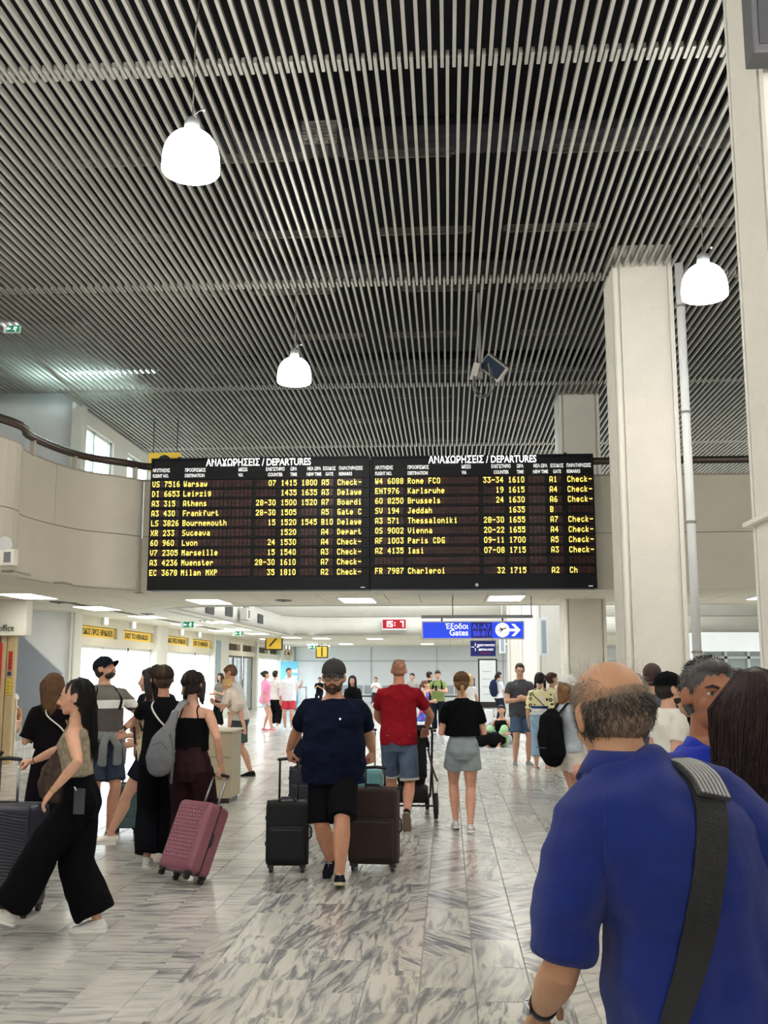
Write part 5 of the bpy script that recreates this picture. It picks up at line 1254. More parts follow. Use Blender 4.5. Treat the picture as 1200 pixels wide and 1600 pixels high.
# ---- man in cap looking up
a_ = stand('man in black cap and grey tee with white chest band looking up, jumper round waist', 166, 10.6, -142, H=1.84, sk=(206, 156, 130), vox=.009, hands=((-.20, .02, 1.08), (.26, .1, 1.0)), elbow=((-1, -.25, -.1), (.5, -1, 0)), head=(34, 22, 0), lean=-3, face=dict(), seed=1, hpose=('flat', 'relax'))
sm_ = bpy.data.materials.new('striped_tee'); sm_.use_nodes = True; n, l = nodes(sm_); tc = n.new('ShaderNodeTexCoord'); sx = n.new('ShaderNodeSeparateXYZ'); l.new(tc.outputs['Object'], sx.inputs[0]); cr = n.new('ShaderNodeValToRGB'); mr = n.new('ShaderNodeMapRange'); mr.inputs['From Max'].default_value = 2; l.new(sx.outputs['Z'], mr.inputs[0]); l.new(mr.outputs[0], cr.inputs[0]); cr.color_ramp.interpolation = 'CONSTANT'
e = cr.color_ramp.elements; e[0].color = (*lin((84, 78, 74)), 1); e[1].position = .652; e[1].color = (*lin((236, 234, 230)), 1); k = e.new(.693); k.color = (*lin((104, 98, 92)), 1); l.new(cr.outputs[0], n['Principled BSDF'].inputs['Base Color']); n['Principled BSDF'].inputs['Roughness'].default_value = .9
a_.top((90, 84, 80), hem=.52, sleeve=.6, ease=.016, m=sm_); a_.legs((52, 60, 78), u=.85, flare=.03); a_.shoes((40, 36, 34), kind='sandal'); a_.hair('short', (34, 28, 24)); a_.cap((22, 24, 30)); a_.beard((50, 36, 30), False); bracelet(a_, 0, (20, 20, 22), .014)
sw_ = MB()
sw_.rings([a_.ring(z, .03, .03, 28) for z in (.535, .55, .565, .58)])
for x0_, x1_ in ((-.03, -.09), (.03, .06)): sw_.tube([a_.tp(x0_, .16, .56), a_.tp(x1_, .18, .50), a_.tp(x1_*1.1, .165, .40)], [(.035, .02), (.045, .02), (.05, .018)], 12, side=(1, 0, 0))
sw_.tube([a_.tp(-.16, .02, .56), a_.tp(-.2, .0, .47), a_.tp(-.2, 0, .40)], [(.05, .06), (.05, .08), (.04, .07)], 12, side=(1, 0, 0))
remesh(sw_, .011, 2, (.01, (12, 12, 4)), 'tied_jumper', fabric((128, 132, 134)), a_.root)
for q in (-1, 1): a_.strap((20, 22, 26), [(90-q*38, .70, .02), (90-q*42, .76, .022), (90-q*48, .81, .014), (0 if q > 0 else 180, .825, .0)], .022, 'backpack_strap')
# ---- girl with dark hair and white shoe, looking left
a_ = stand('girl with long dark hair looking left, patterned top, dark shorts and white trainers', 236, 10.1, 112, H=1.72, sex='f', sk=(210, 164, 140), vox=.0095, hands=((-.12, .12, 1.0), (.1, .2, 1.05)), feet=((-.06, .36, .085, 4, 4), (.06, -.12, .08, 0, -4)), head=(-6, -2, 0), face=dict(), seed=8)
a_.top((140, 126, 104), hem=.56, sleeve=0, ease=.008, neck=.79, m=mat('camo_top', (150, 136, 112), .9, var=.7, vscale=22), name='top'); a_.legs((22, 24, 36), u=.62, flare=.02); a_.shoes((228, 222, 210)); a_.hair('long', (30, 22, 22), .22, strands=120)
# second dark head behind
a_ = stand('person with dark hair almost hidden behind the woman with the high bun', 247, 11.4, 20, H=1.76, sex='f', vox=.013, head=(-30, 0, 0)); a_.top((30, 28, 34), sleeve=.6); a_.legs((24, 26, 34), u=1.9, name='trousers'); a_.shoes((30, 30, 30)); a_.hair('bob', (24, 20, 22), .1)
# teal suitcase
tl, gtl = suitcase('teal ribbed suitcase with a silver handle beside the girl in white trainers', (XH(207, 10.9), 10.9, 0), RD(8), .29, .24, .45, (74, 104, 108), 'hrib', handle=.50, hrgb=(180, 182, 186))
# ---- woman in black with bun
x, y = gp(257, 9.1); inv = (M.Translation((x, y, 0)) @ M.Rotation(RD(12), 4, 'Z')).inverted()
a_ = Person('woman in black with brown hair pinned up and a white crossbody strap, seen from behind', x, y, RD(12), H=1.74, sex='f', girth=1.08, sk=(200, 148, 122), vox=.0085, hands=(inv @ (V((XH(213, 9.9), 9.75, P(213, 1143, 9.9).z))), (.2, .2, 1.1)), head=(-4, 8, 0), hpose=('grip', 'relax'), hn=((0, 0, -1), None), elbow=((-.8, -.6, 0), None), seed=9)
a_.top((14, 14, 18), hem=.56, sleeve=.62, ease=.014); a_.legs((12, 12, 18), u=1.93, waist=.62, ease=.014, flare=.05, name='trousers', fold=(.012, (9, 9, 2))); a_.shoes((230, 228, 224)); a_.hair('short', (64, 46, 32), strands=140)
h_ = MB().ell((0, -.09, .06), (.045, .035, .05)).xf(a_.Hm); remesh(h_, .008, 1, None, 'hair_bun', hair_mat((76, 56, 40)), a_.root, streak=(.006, 9, a_.hc.x, a_.hc.y-.1, 8))
a_.strap((236, 234, 228), [(212, .826, .012), (235, .79, .02), (262, .73, .024), (300, .66, .024), (330, .61, .02)], .007, 'bag_strap')
cb_ = thing('shoulder_bag', 'cream shoulder bag with silver charm between the two women', 'bag', (XH(235, 9.5), 9.55, 1.02)); b = MB().tube([V((0, 0, -.16)), V((0, 0, -.05)), V((.0, 0, .1))], [(.10, .05), (.12, .06), (.07, .03)], 16, side=(1, 0, 0)); remesh(b, .01, 2, (.012, (9, 9, 9)), 'bag_body', fabric((206, 192, 158)), cb_); MB().tube([V((-.06, 0, .1)), V((-.03, 0, .35)), V((.05, 0, .1))], .009, 8).build('strap', fabric((214, 206, 184)), cb_, True); MB().ell((.0, -.07, .12), (.045, .02, .05)).build('charm', metal((220, 220, 216)), cb_, True)
MB().tube([V((-.12, -.05, .0)), V((-.14, -.05, .18)), V((-.1, -.05, .25)), V((-.06, -.05, .12))], .012, 8).build('bag_handle', fabric((60, 60, 66)), cb_, True)
# ---- woman in camisole with pink suitcase
x, y = gp(303, 8.8); ph = RD(-8); inv = (M.Translation((x, y, 0)) @ M.Rotation(ph, 4, 'Z')).inverted()
pk, gpk = suitcase('dusty pink studded suitcase tilted on its wheels', (XH(291, 8.35), 8.35, .0), RD(-36), .40, .24, .56, (138, 84, 98), 'stud', tilt=-24, handle=.26, hrgb=(190, 192, 196), rough=.35)
pk.location.z = .036
gpk = gpk+V((0, 0, .036))
a_ = Person('woman in black camisole and wide maroon trousers with a hair clip, seen from behind', x, y, ph, H=1.69, sex='f', sk=(204, 156, 132), vox=.0075, hands=((-.16, .14, 1.0), inv @ (gpk+V((.0, 0, .075)))), head=(-10, 8, 0), hpose=('relax', 'grip'), hn=(None, (-.6, .6, 0)), hd=(None, (0, -.1, -1)), elbow=(None, (.6, -1, 0)), seed=11)
a_.top((12, 12, 16), hem=.60, sleeve=0, ease=.007, neck=.765, name='camisole', fold=(.003, (12, 12, 6))); a_.strap((12, 12, 16), [(238, .76, .01), (235, .80, .008), (200, .822, .004), (120, .80, .01)], .004, 'shoulder_strap'); a_.strap((12, 12, 16), [(302, .76, .01), (305, .80, .008), (340, .822, .004), (60, .80, .01)], .004, 'shoulder_strap')
a_.legs((44, 26, 30), u=1.9, waist=.615, ease=.014, flare=.05, name='trousers', fold=(.015, (10, 10, 2))); a_.shoes((40, 34, 34)); a_.hair('bob', (36, 26, 26), .02, strands=160)
MB().box((-.012, -.01, -.035), (.012, .0, .035)).xf(a_.Hm @ M.Translation((-.025, -.135, -.03)) @ M.Rotation(RD(20), 4, 'Y')).build('hair_clip', metal((170, 150, 110)), a_.root, bev=.004)
a_.glasses((40, 30, 30)); bracelet(a_, 1, (220, 190, 120), .004)
# grey sling backpack on her left shoulder
sb = thing('sling_backpack', 'grey teardrop backpack slung on the camisole woman\'s left shoulder', 'backpack', (XH(259, 8.55), 8.5, 0)); zc = P(259, 1170, 8.5).z
b = MB().tube([V((-.01, 0, zc-.17)), V((-.01, 0, zc-.08)), V((.01, .02, zc+.06)), V((.05, .06, zc+.18)), V((.09, .1, zc+.30))], [(.10, .07), (.125, .08), (.10, .07), (.05, .04), (.025, .015)], 18, side=(1, 0, 0))
remesh(b, .009, 3, (.008, (8, 8, 8)), 'pack_body', fabric((112, 114, 118)), sb)
MB().tube([V((.09, .1, zc+.3)), V((.125, .17, zc+.375)), V((.135, .28, zc+.39)), V((.13, .42, zc+.33))], [(.03, .006), (.036, .006), (.036, .006), (.036, .006)], 10, side=(1, 0, 0)).build('shoulder_strap', fabric((128, 130, 132)), sb, True)
MB().tube([V((.07, -.01, zc+.12)), V((.11, -.03, zc-.02)), V((.1, -.02, zc-.2)), V((.09, 0, zc-.28))], [(.012, .004)]*4, 8, side=(1, 0, 0)).build('loose_strap', fabric((96, 98, 100)), sb, True)
MB().tube([V((-.05, -.082, zc+.04)), V((.02, -.085, zc+.06)), V((.07, -.07, zc+.0))], .003, 6).build('zip', plastic((40, 40, 44)), sb, True)
# ---- father holding child
x, y = gp(376, 16.6); a_ = Person('man in white shirt and green shorts bending over the child he holds', x, y, RD(88), H=1.80, lean=14, sk=(206, 154, 128), vox=.012, hands=((-.1, .38, 1.16), (.16, .34, 1.2)), head=(0, -28, 0), feet=((-.1, .22, .09, 4, 0), (.1, -.18, .085, -6, 0)), elbow=((-.8, -.6, -.4), (.8, -.6, -.4)), hpose=('hold', 'hold'), hn=((0, 0, 1), (0, 0, 1)))
a_.top((232, 230, 224), hem=.50, sleeve=.9, ease=.02, sl_ease=.02); a_.legs((78, 92, 92), u=.85, flare=.03); a_.shoes((26, 26, 28), (40, 40, 42)); a_.hair('short', (104, 72, 50))
fx, fy, fz = x, y, 0
c_ = Person('small blond child in striped shirt carried by the man in green shorts', XH(374, 16.3), 16.25, RD(70), H=.92, z=P(374, 1148, 16.3).z, hs=.78, lean=38, sk=(226, 176, 150), vox=.011, head=(0, -10, 0), feet=((-.06, .12, .06, 20, 0), (.06, -.12, .02, 30, 0)), hands=((-.1, .22, .42), (.12, .2, .45)))
c_.top((238, 222, 206), hem=.50, sleeve=1.3, ease=.012, sl_ease=.012); c_.legs((224, 214, 196), u=.4, flare=.01); c_.hair('short', (206, 168, 112))
# ---- background standing people
def simple(label, px, D, phi, H, sex, top, bot, hair, shoes=(230, 228, 222), sleeve=.55, u=.8, hem=.5, bname='shorts', sk=(208, 160, 136), **k):
    gz = k.pop('glasses', None); hk = k.pop('hk', ('short' if sex == 'm' else 'long')); hl = k.pop('hl', .18); tm = k.pop('tm', None); sd_ = k.pop('shk', 'shoe'); fl = k.pop('flare', .02); fc = k.pop('cap', None); ease = k.pop('ease', .016); vv = k.pop('vox', .0135)
    a = stand(label, px, D, phi, H=H, sex=sex, sk=sk, vox=vv, **k)
    a.top(top, hem=hem, sleeve=sleeve, ease=ease, m=tm)
    if u: a.legs(bot, u=u, flare=fl, name=bname)
    a.shoes(shoes, kind=sd_)
    if hk: a.hair(hk, hair, hl)
    if fc: a.cap(fc, sc=1.10 if hk == 'long' else 1.0)
    if gz: a.glasses()
    return a
simple('dark-haired woman in grey top and black trousers standing far behind the father', 345, 30.5, 150, 1.62, 'f', (120, 118, 110), (16, 16, 18), (28, 22, 20), u=1.9, bname='trousers', hands=((-.1, .25, 1.05), (.12, .28, 1.0)))
simple('girl in loose pink t-shirt and pale denim shorts standing by the far doors', 415, 29.0, -75, 1.70, 'f', (236, 150, 184), (190, 198, 210), (40, 28, 24), shoes=(220, 120, 130), hem=.46, u=.42, sleeve=.8, ease=.035, feet=((-.06, -.02, .08), (.08, .18, .08, 0, -10)), hk='bun')
fw_ = simple('woman in black skirt with a yellow flower in dark hair behind the pink t-shirt', 430, 30.4, -20, 1.70, 'f', (226, 216, 210), (18, 18, 20), (28, 22, 24), u=1.8, bname='trousers', hk='bun', flare=.04)
MB().ell((.03, .02, .125), (.03, .03, .02)).xf(fw_.Hm).build('flower_clip', mat('flower_yellow', (240, 200, 60), .6), fw_.root, True)
wm_ = simple('young man in white shirt and coral red shorts leaning one hand on the wall', 452, 29.4, 178, 1.78, 'm', (240, 240, 242), (204, 66, 78), (80, 56, 40), sleeve=1.5, u=.72, hem=.47, ease=.022, hands=((-.36, .02, 1.30), None), elbow=((-.6, -.3, -1), None), head=(15, 0, 14), flare=.03)
# ---- red man with pushchair
x, y = gp(623, 11.5)
rm = Person('bald man in red t-shirt and denim shorts with sunglasses on his head, pushing a pushchair', x, y, 0, H=1.85, girth=1.04, sk=(196, 138, 114), vox=.0085, lean=3, hands=((-.14, .42, 1.04), (.30, .40, 1.04)), feet=((-.085, .30, .09, 8, 4), (.10, -.36, .20, -55, -3)), head=(0, 0, 0), hpose=('grip', 'grip'), hn=((0, 0, -1), (0, 0, -1)), elbow=((-1, -.7, 0), (1, -.7, 0)), seed=13, pelvis=(0, 0, .93))
rm.top((132, 22, 32), hem=.49, sleeve=.55, ease=.018, drape=.93, fold=(.018, (7, 7, 5), 6))
denim = mat('denim_blue', (72, 88, 112), .85, bump=.5, bscale=140, var=.28, vscale=7); denim2 = mat('denim_grey', (136, 146, 150), .85, bump=.5, bscale=140, var=.2, vscale=8)
sh_ = rm.legs((72, 88, 112), u=.90, waist=.575, ease=.014, flare=.022, m=denim, fold=(.007, (10, 10, 6)))
for i in (0, 1):
    hj, K, A = rm.leg[i][:3]; p_ = hj.lerp(K, .90); d_ = (K-hj).normalized(); MB().tube([p_-d_*.014, p_+d_*.014], .032*1.85*1.02+.014+.034, 20, round_=False).build('rolled_cuff', fabric((176, 176, 168)), sh_, True)
    sx_ = -1 if i == 0 else 1; a1 = rm.tp(sx_*.125, -.155, .545); a2 = rm.tp(sx_*.04, -.16, .54); MB().tube([a1, a2], .003, 6).build('pocket_seam', fabric((150, 156, 164)), sh_)
rm.shoes((24, 24, 28), (120, 104, 84)); rm.hair('buzz', (150, 104, 84)); rm.glasses((16, 16, 18), True, .095)
# ---- pushchair
pc = thing('pushchair', 'black pushchair with large rear wheels in front of the man in red', 'pushchair', (XH(640, 12.3), 12.35, 0)); fb_ = plastic((22, 22, 25), .8); fr_ = plastic((26, 26, 28), .35)
for q in (-1, 1):
    x_ = .27*q
    MB().tube([V((x_, -.46, 1.03)), V((x_, -.30, .95)), V((x_*.95, .0, .62)), V((x_*.85, .42, .18)), V((x_*.7, .56, .12))], .014, 10).build('side_frame', fr_, pc, True)
    MB().tube([V((x_*.95, .02, .62)), V((x_, -.16, .36)), V((x_*1.05, -.28, .16))], .013, 10).build('rear_frame', fr_, pc, True)
    for (xx, yy, r_, w_) in ((x_*1.14, -.28, .15, .05), (x_*.70, .56, .10, .045)):
        wl_ = MB().tube([V((xx-w_/2, yy, r_)), V((xx, yy, r_)), V((xx+w_/2, yy, r_))], [r_*.93, r_, r_*.93], 28, side=(0, 1, 0), round_=False).build('wheel', plastic((30, 30, 32), .7), pc, False)
        MB().cyl(V((xx-w_/2-.006, yy, r_)), V((xx+w_/2+.006, yy, r_)), r_*.55, 20).build('hub', plastic((90, 90, 94), .5), wl_)
MB().tube([V((-.27, -.46, 1.03)), V((-.2, -.50, 1.06)), V((.2, -.50, 1.06)), V((.27, -.46, 1.03))], .017, 10).build('push_bar', plastic((18, 18, 20), .6), pc, True)
MB().tube([V((-.31, -.28, .15)), V((.31, -.28, .15))], .011, 8).build('axle', fr_, pc, True)
seat = MB(); seat.tube([V((0, -.28, .92)), V((0, -.14, .62)), V((0, -.04, .46))], [(.2, .035), (.21, .04), (.2, .05)], 16, side=(1, 0, 0)); seat.tube([V((0, -.06, .45)), V((0, .25, .47)), V((0, .36, .30))], [(.2, .04), (.19, .035), (.16, .03)], 16, side=(1, 0, 0)); remesh(seat, .011, 2, (.008, (8, 8, 8)), 'seat', fb_, pc)
cn = MB(); R = []
for k in range(9):
    a = RD(-35+k*15); R.append([V((.23*cos(b2_), -.18+.30*sin(a)*sin(b2_)*1.0, .78+.30*cos(a)*sin(b2_))) for b2_ in [pi*j/14 for j in range(15)]])
cn.rings(R, close=False); cno = cn.build('canopy', fb_, pc, True); sd2 = cno.modifiers.new('s', 'SOLIDIFY'); sd2.thickness = .012
bb = MB().box((-.21, -.30, .18), (.21, .22, .34)); bb.build('basket', fb_, pc, bev=.04, seg=3)
MB().tube([V((.22, -.34, .8)), V((.26, -.36, .62)), V((.30, -.38, .5)), V((.33, -.40, .44))], [(.012, .003)]*4, 8).build('loose_strap', plastic((70, 64, 50)), pc, True)
# ---- light blue suitcase and navy one behind the capped man
lb_, _ = suitcase('light blue hard suitcase half hidden between the capped man and the man in red', (XH(577, 12.6), 12.6, 0), RD(6), .34, .24, .46, (122, 186, 192), 'rib', handle=.46, hrgb=(210, 200, 170))
nb2, gnb = suitcase('dark navy suitcase behind the capped man\'s right arm', (XH(474, 12.4), 12.4, 0), RD(3), .30, .22, .50, (20, 26, 42), 'soft', handle=.26)
bg_ = thing('travel_bag', 'dark bag standing on the navy suitcase behind the capped man', 'bag', (XH(474, 12.4), 12.33, .58)); remesh(MB().tube([V((0, 0, .05)), V((0, 0, .15)), V((0, 0, .27))], [(.09, .07), (.10, .08), (.07, .05)], 14, side=(1, 0, 0)), .01, 2, (.008, (8, 8, 8)), 'bag_body', fabric((26, 26, 44)), bg_); MB().tube([V((-.04, 0, .28)), V((0, 0, .33)), V((.04, 0, .28))], .008, 8).build('handle', fabric((30, 30, 36)), bg_, True)
x, y = gp(517, 12.2); inv = (M.Translation((x, y, 0)) @ M.Rotation(pi, 4, 'Z')).inverted()
a_ = Person('person hidden behind the capped man, only a hand on the navy suitcase showing', x, y, pi, H=1.62, sex='f', sk=(214, 160, 140), vox=.012, hands=(None, inv @ P(476, 1176, 12.2)), hpose=('relax', 'hold')); a_.top((28, 28, 34)); a_.legs((26, 30, 40), u=1.9, name='trousers'); a_.shoes((40, 40, 40)); a_.hair('bun', (40, 30, 26))
# ---- woman in black tee and denim shorts
bw = stand('woman with brown ponytail in black t-shirt and grey denim shorts walking away', 721, 11.25, 2, H=1.68, sex='f', girth=1.04, sk=(212, 160, 136), vox=.008, hands=((-.13, .24, 1.04), (.14, .24, 1.06)), elbow=((-.5, -1, -.3), (.5, -1, -.3)), feet=((-.075, .12, .09, -8, 5), (.07, -.12, .085, -6, -8)), head=(0, -6, 0), seed=17, pelvis=(0, 0, .855))
bw.top((10, 10, 12), hem=.60, sleeve=.62, ease=.022, sl_ease=.02, flare=.1, drape=1.02); bw.legs((136, 146, 150), u=.48, waist=.61, ease=.012, flare=.032, m=denim2); bw.shoes((226, 220, 216), (240, 238, 236))
bw.hair('short', (110, 78, 50), strands=160); MB().tube([V((0, -.12, -.02)), V((0, -.142, -.05)), V((0, -.14, -.10)), V((0, -.125, -.15))], [.016, .022, .02, .006], 12).xf(bw.Hm).build('ponytail', hair_mat((150, 116, 74)), bw.root, True); MB().tube([V((0, -.118, -.022)), V((0, -.13, -.03))], .022, 12, round_=False).xf(bw.Hm).build('hair_tie', fabric((10, 10, 12)), bw.root, True)
# ---- middle background
dress = mat('dress_print', (70, 110, 200), .8); n_, l_ = nodes(dress); wv = n_.new('ShaderNodeTexNoise'); wv.inputs['Scale'].default_value = 9; cr = n_.new('ShaderNodeValToRGB'); e = cr.color_ramp.elements; e[0].position = .38; e[0].color = (*lin((60, 130, 220)), 1); e[1].position = .6; e[1].color = (*lin((200, 60, 130)), 1); k = e.new(.5); k.color = (*lin((50, 50, 150)), 1); tc = n_.new('ShaderNodeTexCoord'); l_.new(tc.outputs['Object'], wv.inputs['Vector']); l_.new(wv.outputs['Fac'], cr.inputs[0]); l_.new(cr.outputs[0], n_['Principled BSDF'].inputs['Base Color'])
a_ = stand('girl in a blue and pink patterned dress facing right', 664, 27.5, -95, H=1.42, sex='f', sk=(216, 168, 142), vox=.013, hands=((-.1, .22, .86), (.12, .22, .9))); a_.top((70, 110, 200), hem=.56, sleeve=0, neck=.79, m=dress, ease=.008, name='dress_top'); a_.skirt((70, 110, 200), z0=.26, w=.16, d=.15, m=dress, waist=.60); a_.shoes((214, 190, 160)); a_.hair('ponytail', (104, 68, 44), .1)
gm = simple('young man in olive green t-shirt with a backpack looking at his phone', 684, 28.8, 172, 1.70, 'm', (132, 150, 92), (24, 28, 36), (48, 34, 26), shoes=(24, 24, 26), u=1.92, bname='trousers', hands=((-.05, .28, 1.16), (.06, .28, 1.16)), head=(10, -14, 0), hpose=('hold', 'hold'), elbow=((-1, -.4, -.3), (1, -.4, -.3)))
for q in (-1, 1): gm.strap((18, 18, 22), [(90-q*42, .66, .022), (90-q*42, .74, .024), (90-q*46, .80, .018), (0 if q > 0 else 180, .825, .0)], .03, 'backpack_strap')
pp = gm.O((0, .34, 1.22)); ph_ = thing('phone', 'dark phone in the hands of the young man in green', 'phone', pp); MB().box((-.035, -.005, -.07), (.035, .005, .07)).build('case', black_m, ph_, bev=.003)
simple('person with dark hair and black backpack behind the young man in green', 671, 33.0, -60, 1.66, 'm', (20, 20, 24), (30, 32, 40), (26, 20, 20), u=1.9, bname='trousers')
simple('distant dark-haired person just right of the man in red', 644, 36.0, 160, 1.60, 'm', (170, 160, 156), (40, 44, 56), (30, 22, 22), u=1.9, bname='trousers')
simple('distant blonde person in white behind the ponytail woman', 733, 26.0, 40, 1.60, 'f', (226, 222, 216), (70, 80, 100), (196, 164, 116), u=1.9, bname='trousers')
nb_ = simple('woman with dark ponytail, white shirt and navy backpack facing right', 779, 33.0, -60, 1.66, 'f', (232, 232, 234), (40, 44, 56), (26, 20, 22), u=1.9, bname='trousers', hk='ponytail', sleeve=.7, hands=((-.1, .3, 1.0), (.1, .3, 1.0)))
def backpack(p, rgb, label, w=.16, d=.11, z0=.60, z1=.80, off=.0):
    t = thing('backpack', label, 'backpack', p.root.location, p.root.rotation_euler.z); c0 = p.tp(0, -.19-off, z0); c1 = p.tp(0, -.20-off, z1)
    b = MB().tube([c0-V((0, 0, .06)), c0, c0.lerp(c1, .5)+V((0, -.02, 0)), c1, c1+V((0, .02, .05))], [(w*.8, d*.7), (w, d), (w, d*1.05), (w*.85, d*.8), (w*.5, d*.5)], 18, side=(1, 0, 0))
    remesh(b, .012, 2, (.008, (7, 7, 7)), 'pack_body', fabric(rgb), t); MB().tube([c0.lerp(c1, .2)+V((-w*.5, -d-.02, 0)), c0.lerp(c1, .2)+V((w*.5, -d-.02, 0))], .006, 6).build('zip', plastic((60, 60, 64)), t)
    for q in (-1, 1): MB().tube([c1+V((q*.07, .04, .03)), p.tp(q*.08, -.06, .835), p.tp(q*.085, .05, .825), p.tp(q*.1, .13, .74), p.tp(q*.14, .06, .66), c0+V((q*.1, .06, 0))], [(.025, .006)]*6, 8, side=(1, 0, 0)).build('shoulder_strap', fabric(rgb), t, True)
    MB().tube([c1+V((-.03, .02, .05)), c1+V((0, .02, .09)), c1+V((.03, .02, .05))], .006, 6).build('grab_loop', fabric(rgb), t, True)
    return t
backpack(nb_, (34, 42, 66), 'navy backpack on the woman with dark ponytail and white shirt')
backpack(gm, (18, 18, 22), 'black backpack worn by the young man in green')
suitcase('white suitcase with black edge standing by the woman with navy backpack', (XH(763, 33.2), 33.2, 0), 0, .3, .2, .42, (230, 230, 230), 'rib', handle=.1, bars=False)
# seated group on the floor
def sit(label, px, D, phi, H, sex, top, bot, hair, **k):
    hk = k.pop('hk', 'long'); sl = k.pop('sleeve', .5); u = k.pop('u', 1.9); pz = k.pop('pz', .12); nk = k.pop('nk', .838)
    ft = k.pop('feet', ((-.12, .42, .08, 0, 8), (.12, .46, .08, 0, -8))); a = stand(label, px, D, phi, H=H, sex=sex, pelvis=(0, 0, pz), feet=ft, vox=.0125, knee=((-.25, .3, 1), (.25, .3, 1)), **k)
    a.top(top, hem=.53, sleeve=sl, neck=nk, ease=.01); a.legs(bot, u=u, ease=.014, flare=.03, name='trousers' if u > 1.2 else 'shorts'); a.shoes((30, 28, 28) , kind='sandal'); a.hair(hk, hair, .2); return a
sit('dark-haired woman in black tank top sitting on the floor with green striped trousers', 781, 23.6, 155, 1.66, 'f', (16, 16, 18), (170, 208, 160), (40, 30, 28), sleeve=0, nk=.79, hk='bun', lean=-6, head=(25, 0, 0), sk=(208, 156, 130), hands=((-.28, .28, .3), (.25, .3, .28)), face=dict(), u=1.5)
sit('person sitting on the floor behind the tank-top woman, partly hidden by the graphic tee man', 800, 25.2, 120, 1.62, 'f', (200, 196, 192), (60, 64, 70), (60, 44, 34), hands=((-.2, .35, .4), (.2, .35, .4)), head=(0, -5, 0))
du = thing('duffel_bag', 'black duffel bag lying on the floor left of the seated woman', 'bag', (XH(763, 23.3), 23.3, 0)); remesh(MB().tube([V((-.28, 0, .17)), V((-.22, 0, .17)), V((.22, 0, .17)), V((.28, 0, .17))], [(.12, .12), (.17, .16), (.17, .16), (.12, .12)], 18, side=(0, 1, 0)), .013, 2, (.012, (5, 5, 5)), 'bag_body', fabric((20, 20, 22)), du)
MB().tube([V((-.1, -.12, .26)), V((-.08, -.14, .36)), V((.08, -.14, .36)), V((.1, -.12, .26))], .010, 8).build('handle', fabric((30, 30, 32)), du, True)
bu = thing('jacket_bundle', 'crumpled grey and white jacket heaped on bags behind the black duffel', 'jacket', (XH(772, 24.3), 24.3, 0)); remesh(MB().ell((0, 0, .26), (.25, .2, .3)).ell((.12, 0, .12), (.25, .2, .14)).ell((-.14, 0, .18), (.16, .15, .16)), .014, 1, (.05, (6, 6, 5)), 'cloth', mat('bundle_grey', (176, 178, 184), .8, var=.3, vscale=8), bu)
# graphic tee man
tee_g = mat('graphic_tee', (70, 72, 80), .9, var=.35, vscale=7)
gt = simple('man with glasses in dark grey graphic t-shirt and denim shorts, arms folded over phone', 812, 18.8, -168, 1.83, 'm', (70, 72, 80), (80, 100, 130), (50, 38, 30), shoes=(150, 156, 150), u=.78, hem=.47, tm=tee_g, hands=((-.02, .27, 1.20), (.06, .25, 1.18)), elbow=((-1, -.5, -.4), (1, -.5, -.4)), feet=((-.12, .03, .086, 0, 10), (.12, 0, .086, 0, -16)), glasses=True, face=dict(), head=(-10, -6, 0), vox=.010, ease=.02, flare=.035)
gt.strap((170, 180, 90), [(60, .79, .02), (75, .81, .014), (40, .825, .006)], .008, 'lanyard')
# patterned top woman
ring_m = mat('ring_print', (238, 232, 196), .85); n_, l_ = nodes(ring_m); vo = n_.new('ShaderNodeTexVoronoi'); vo.inputs['Scale'].default_value = 11; vo.inputs['Randomness'].default_value = .35; tc = n_.new('ShaderNodeTexCoord'); l_.new(tc.outputs['Object'], vo.inputs['Vector']); cr = n_.new('ShaderNodeValToRGB'); cr.color_ramp.interpolation = 'CONSTANT'; e = cr.color_ramp.elements; e[0].position = 0; e[0].color = (*lin((236, 226, 150)), 1); e[1].position = .16; e[1].color = (*lin((40, 46, 60)), 1); k = e.new(.36); k.color = (*lin((238, 230, 180)), 1); k = e.new(.7); k.color = (*lin((240, 240, 236)), 1); l_.new(vo.outputs['Distance'], cr.inputs[0]); l_.new(cr.outputs[0], n_['Principled BSDF'].inputs['Base Color'])
yt_ = simple('woman with black hair in cream top printed with dark rings, back turned', 843, 18.1, -12, 1.66, 'f', (238, 232, 196), (150, 180, 206), (18, 16, 20), u=1.6, bname='jeans', tm=ring_m, sleeve=.95, hem=.56, ease=.03, hk='bob', hl=.03, girth=1.12, shk='sandal', shoes=(30, 26, 26), vox=.010)
for z0, z1, c in ((.63, .655, (40, 70, 120)), (.595, .628, (236, 238, 240)), (.56, .59, (200, 214, 226))): MB().rings([yt_.ring(z, .046, .046, 32) for z in (z0, z1)]).build('printed_band', fabric(c), yt_.root, True)
yt_.strap((20, 20, 22), [(200, .826, .02), (235, .78, .045), (270, .71, .05), (310, .63, .05), (335, .57, .05)], .006, 'bag_strap')
simple('woman with brown hair in a bun facing right beside the ring-print top', 862, 18.35, -75, 1.66, 'f', (224, 216, 180), (120, 130, 150), (62, 42, 34), u=1.9, bname='trousers', hk='bun', shk='sandal', shoes=(40, 36, 34), hands=((-.1, .25, 1.05), (.1, .25, 1.05)))
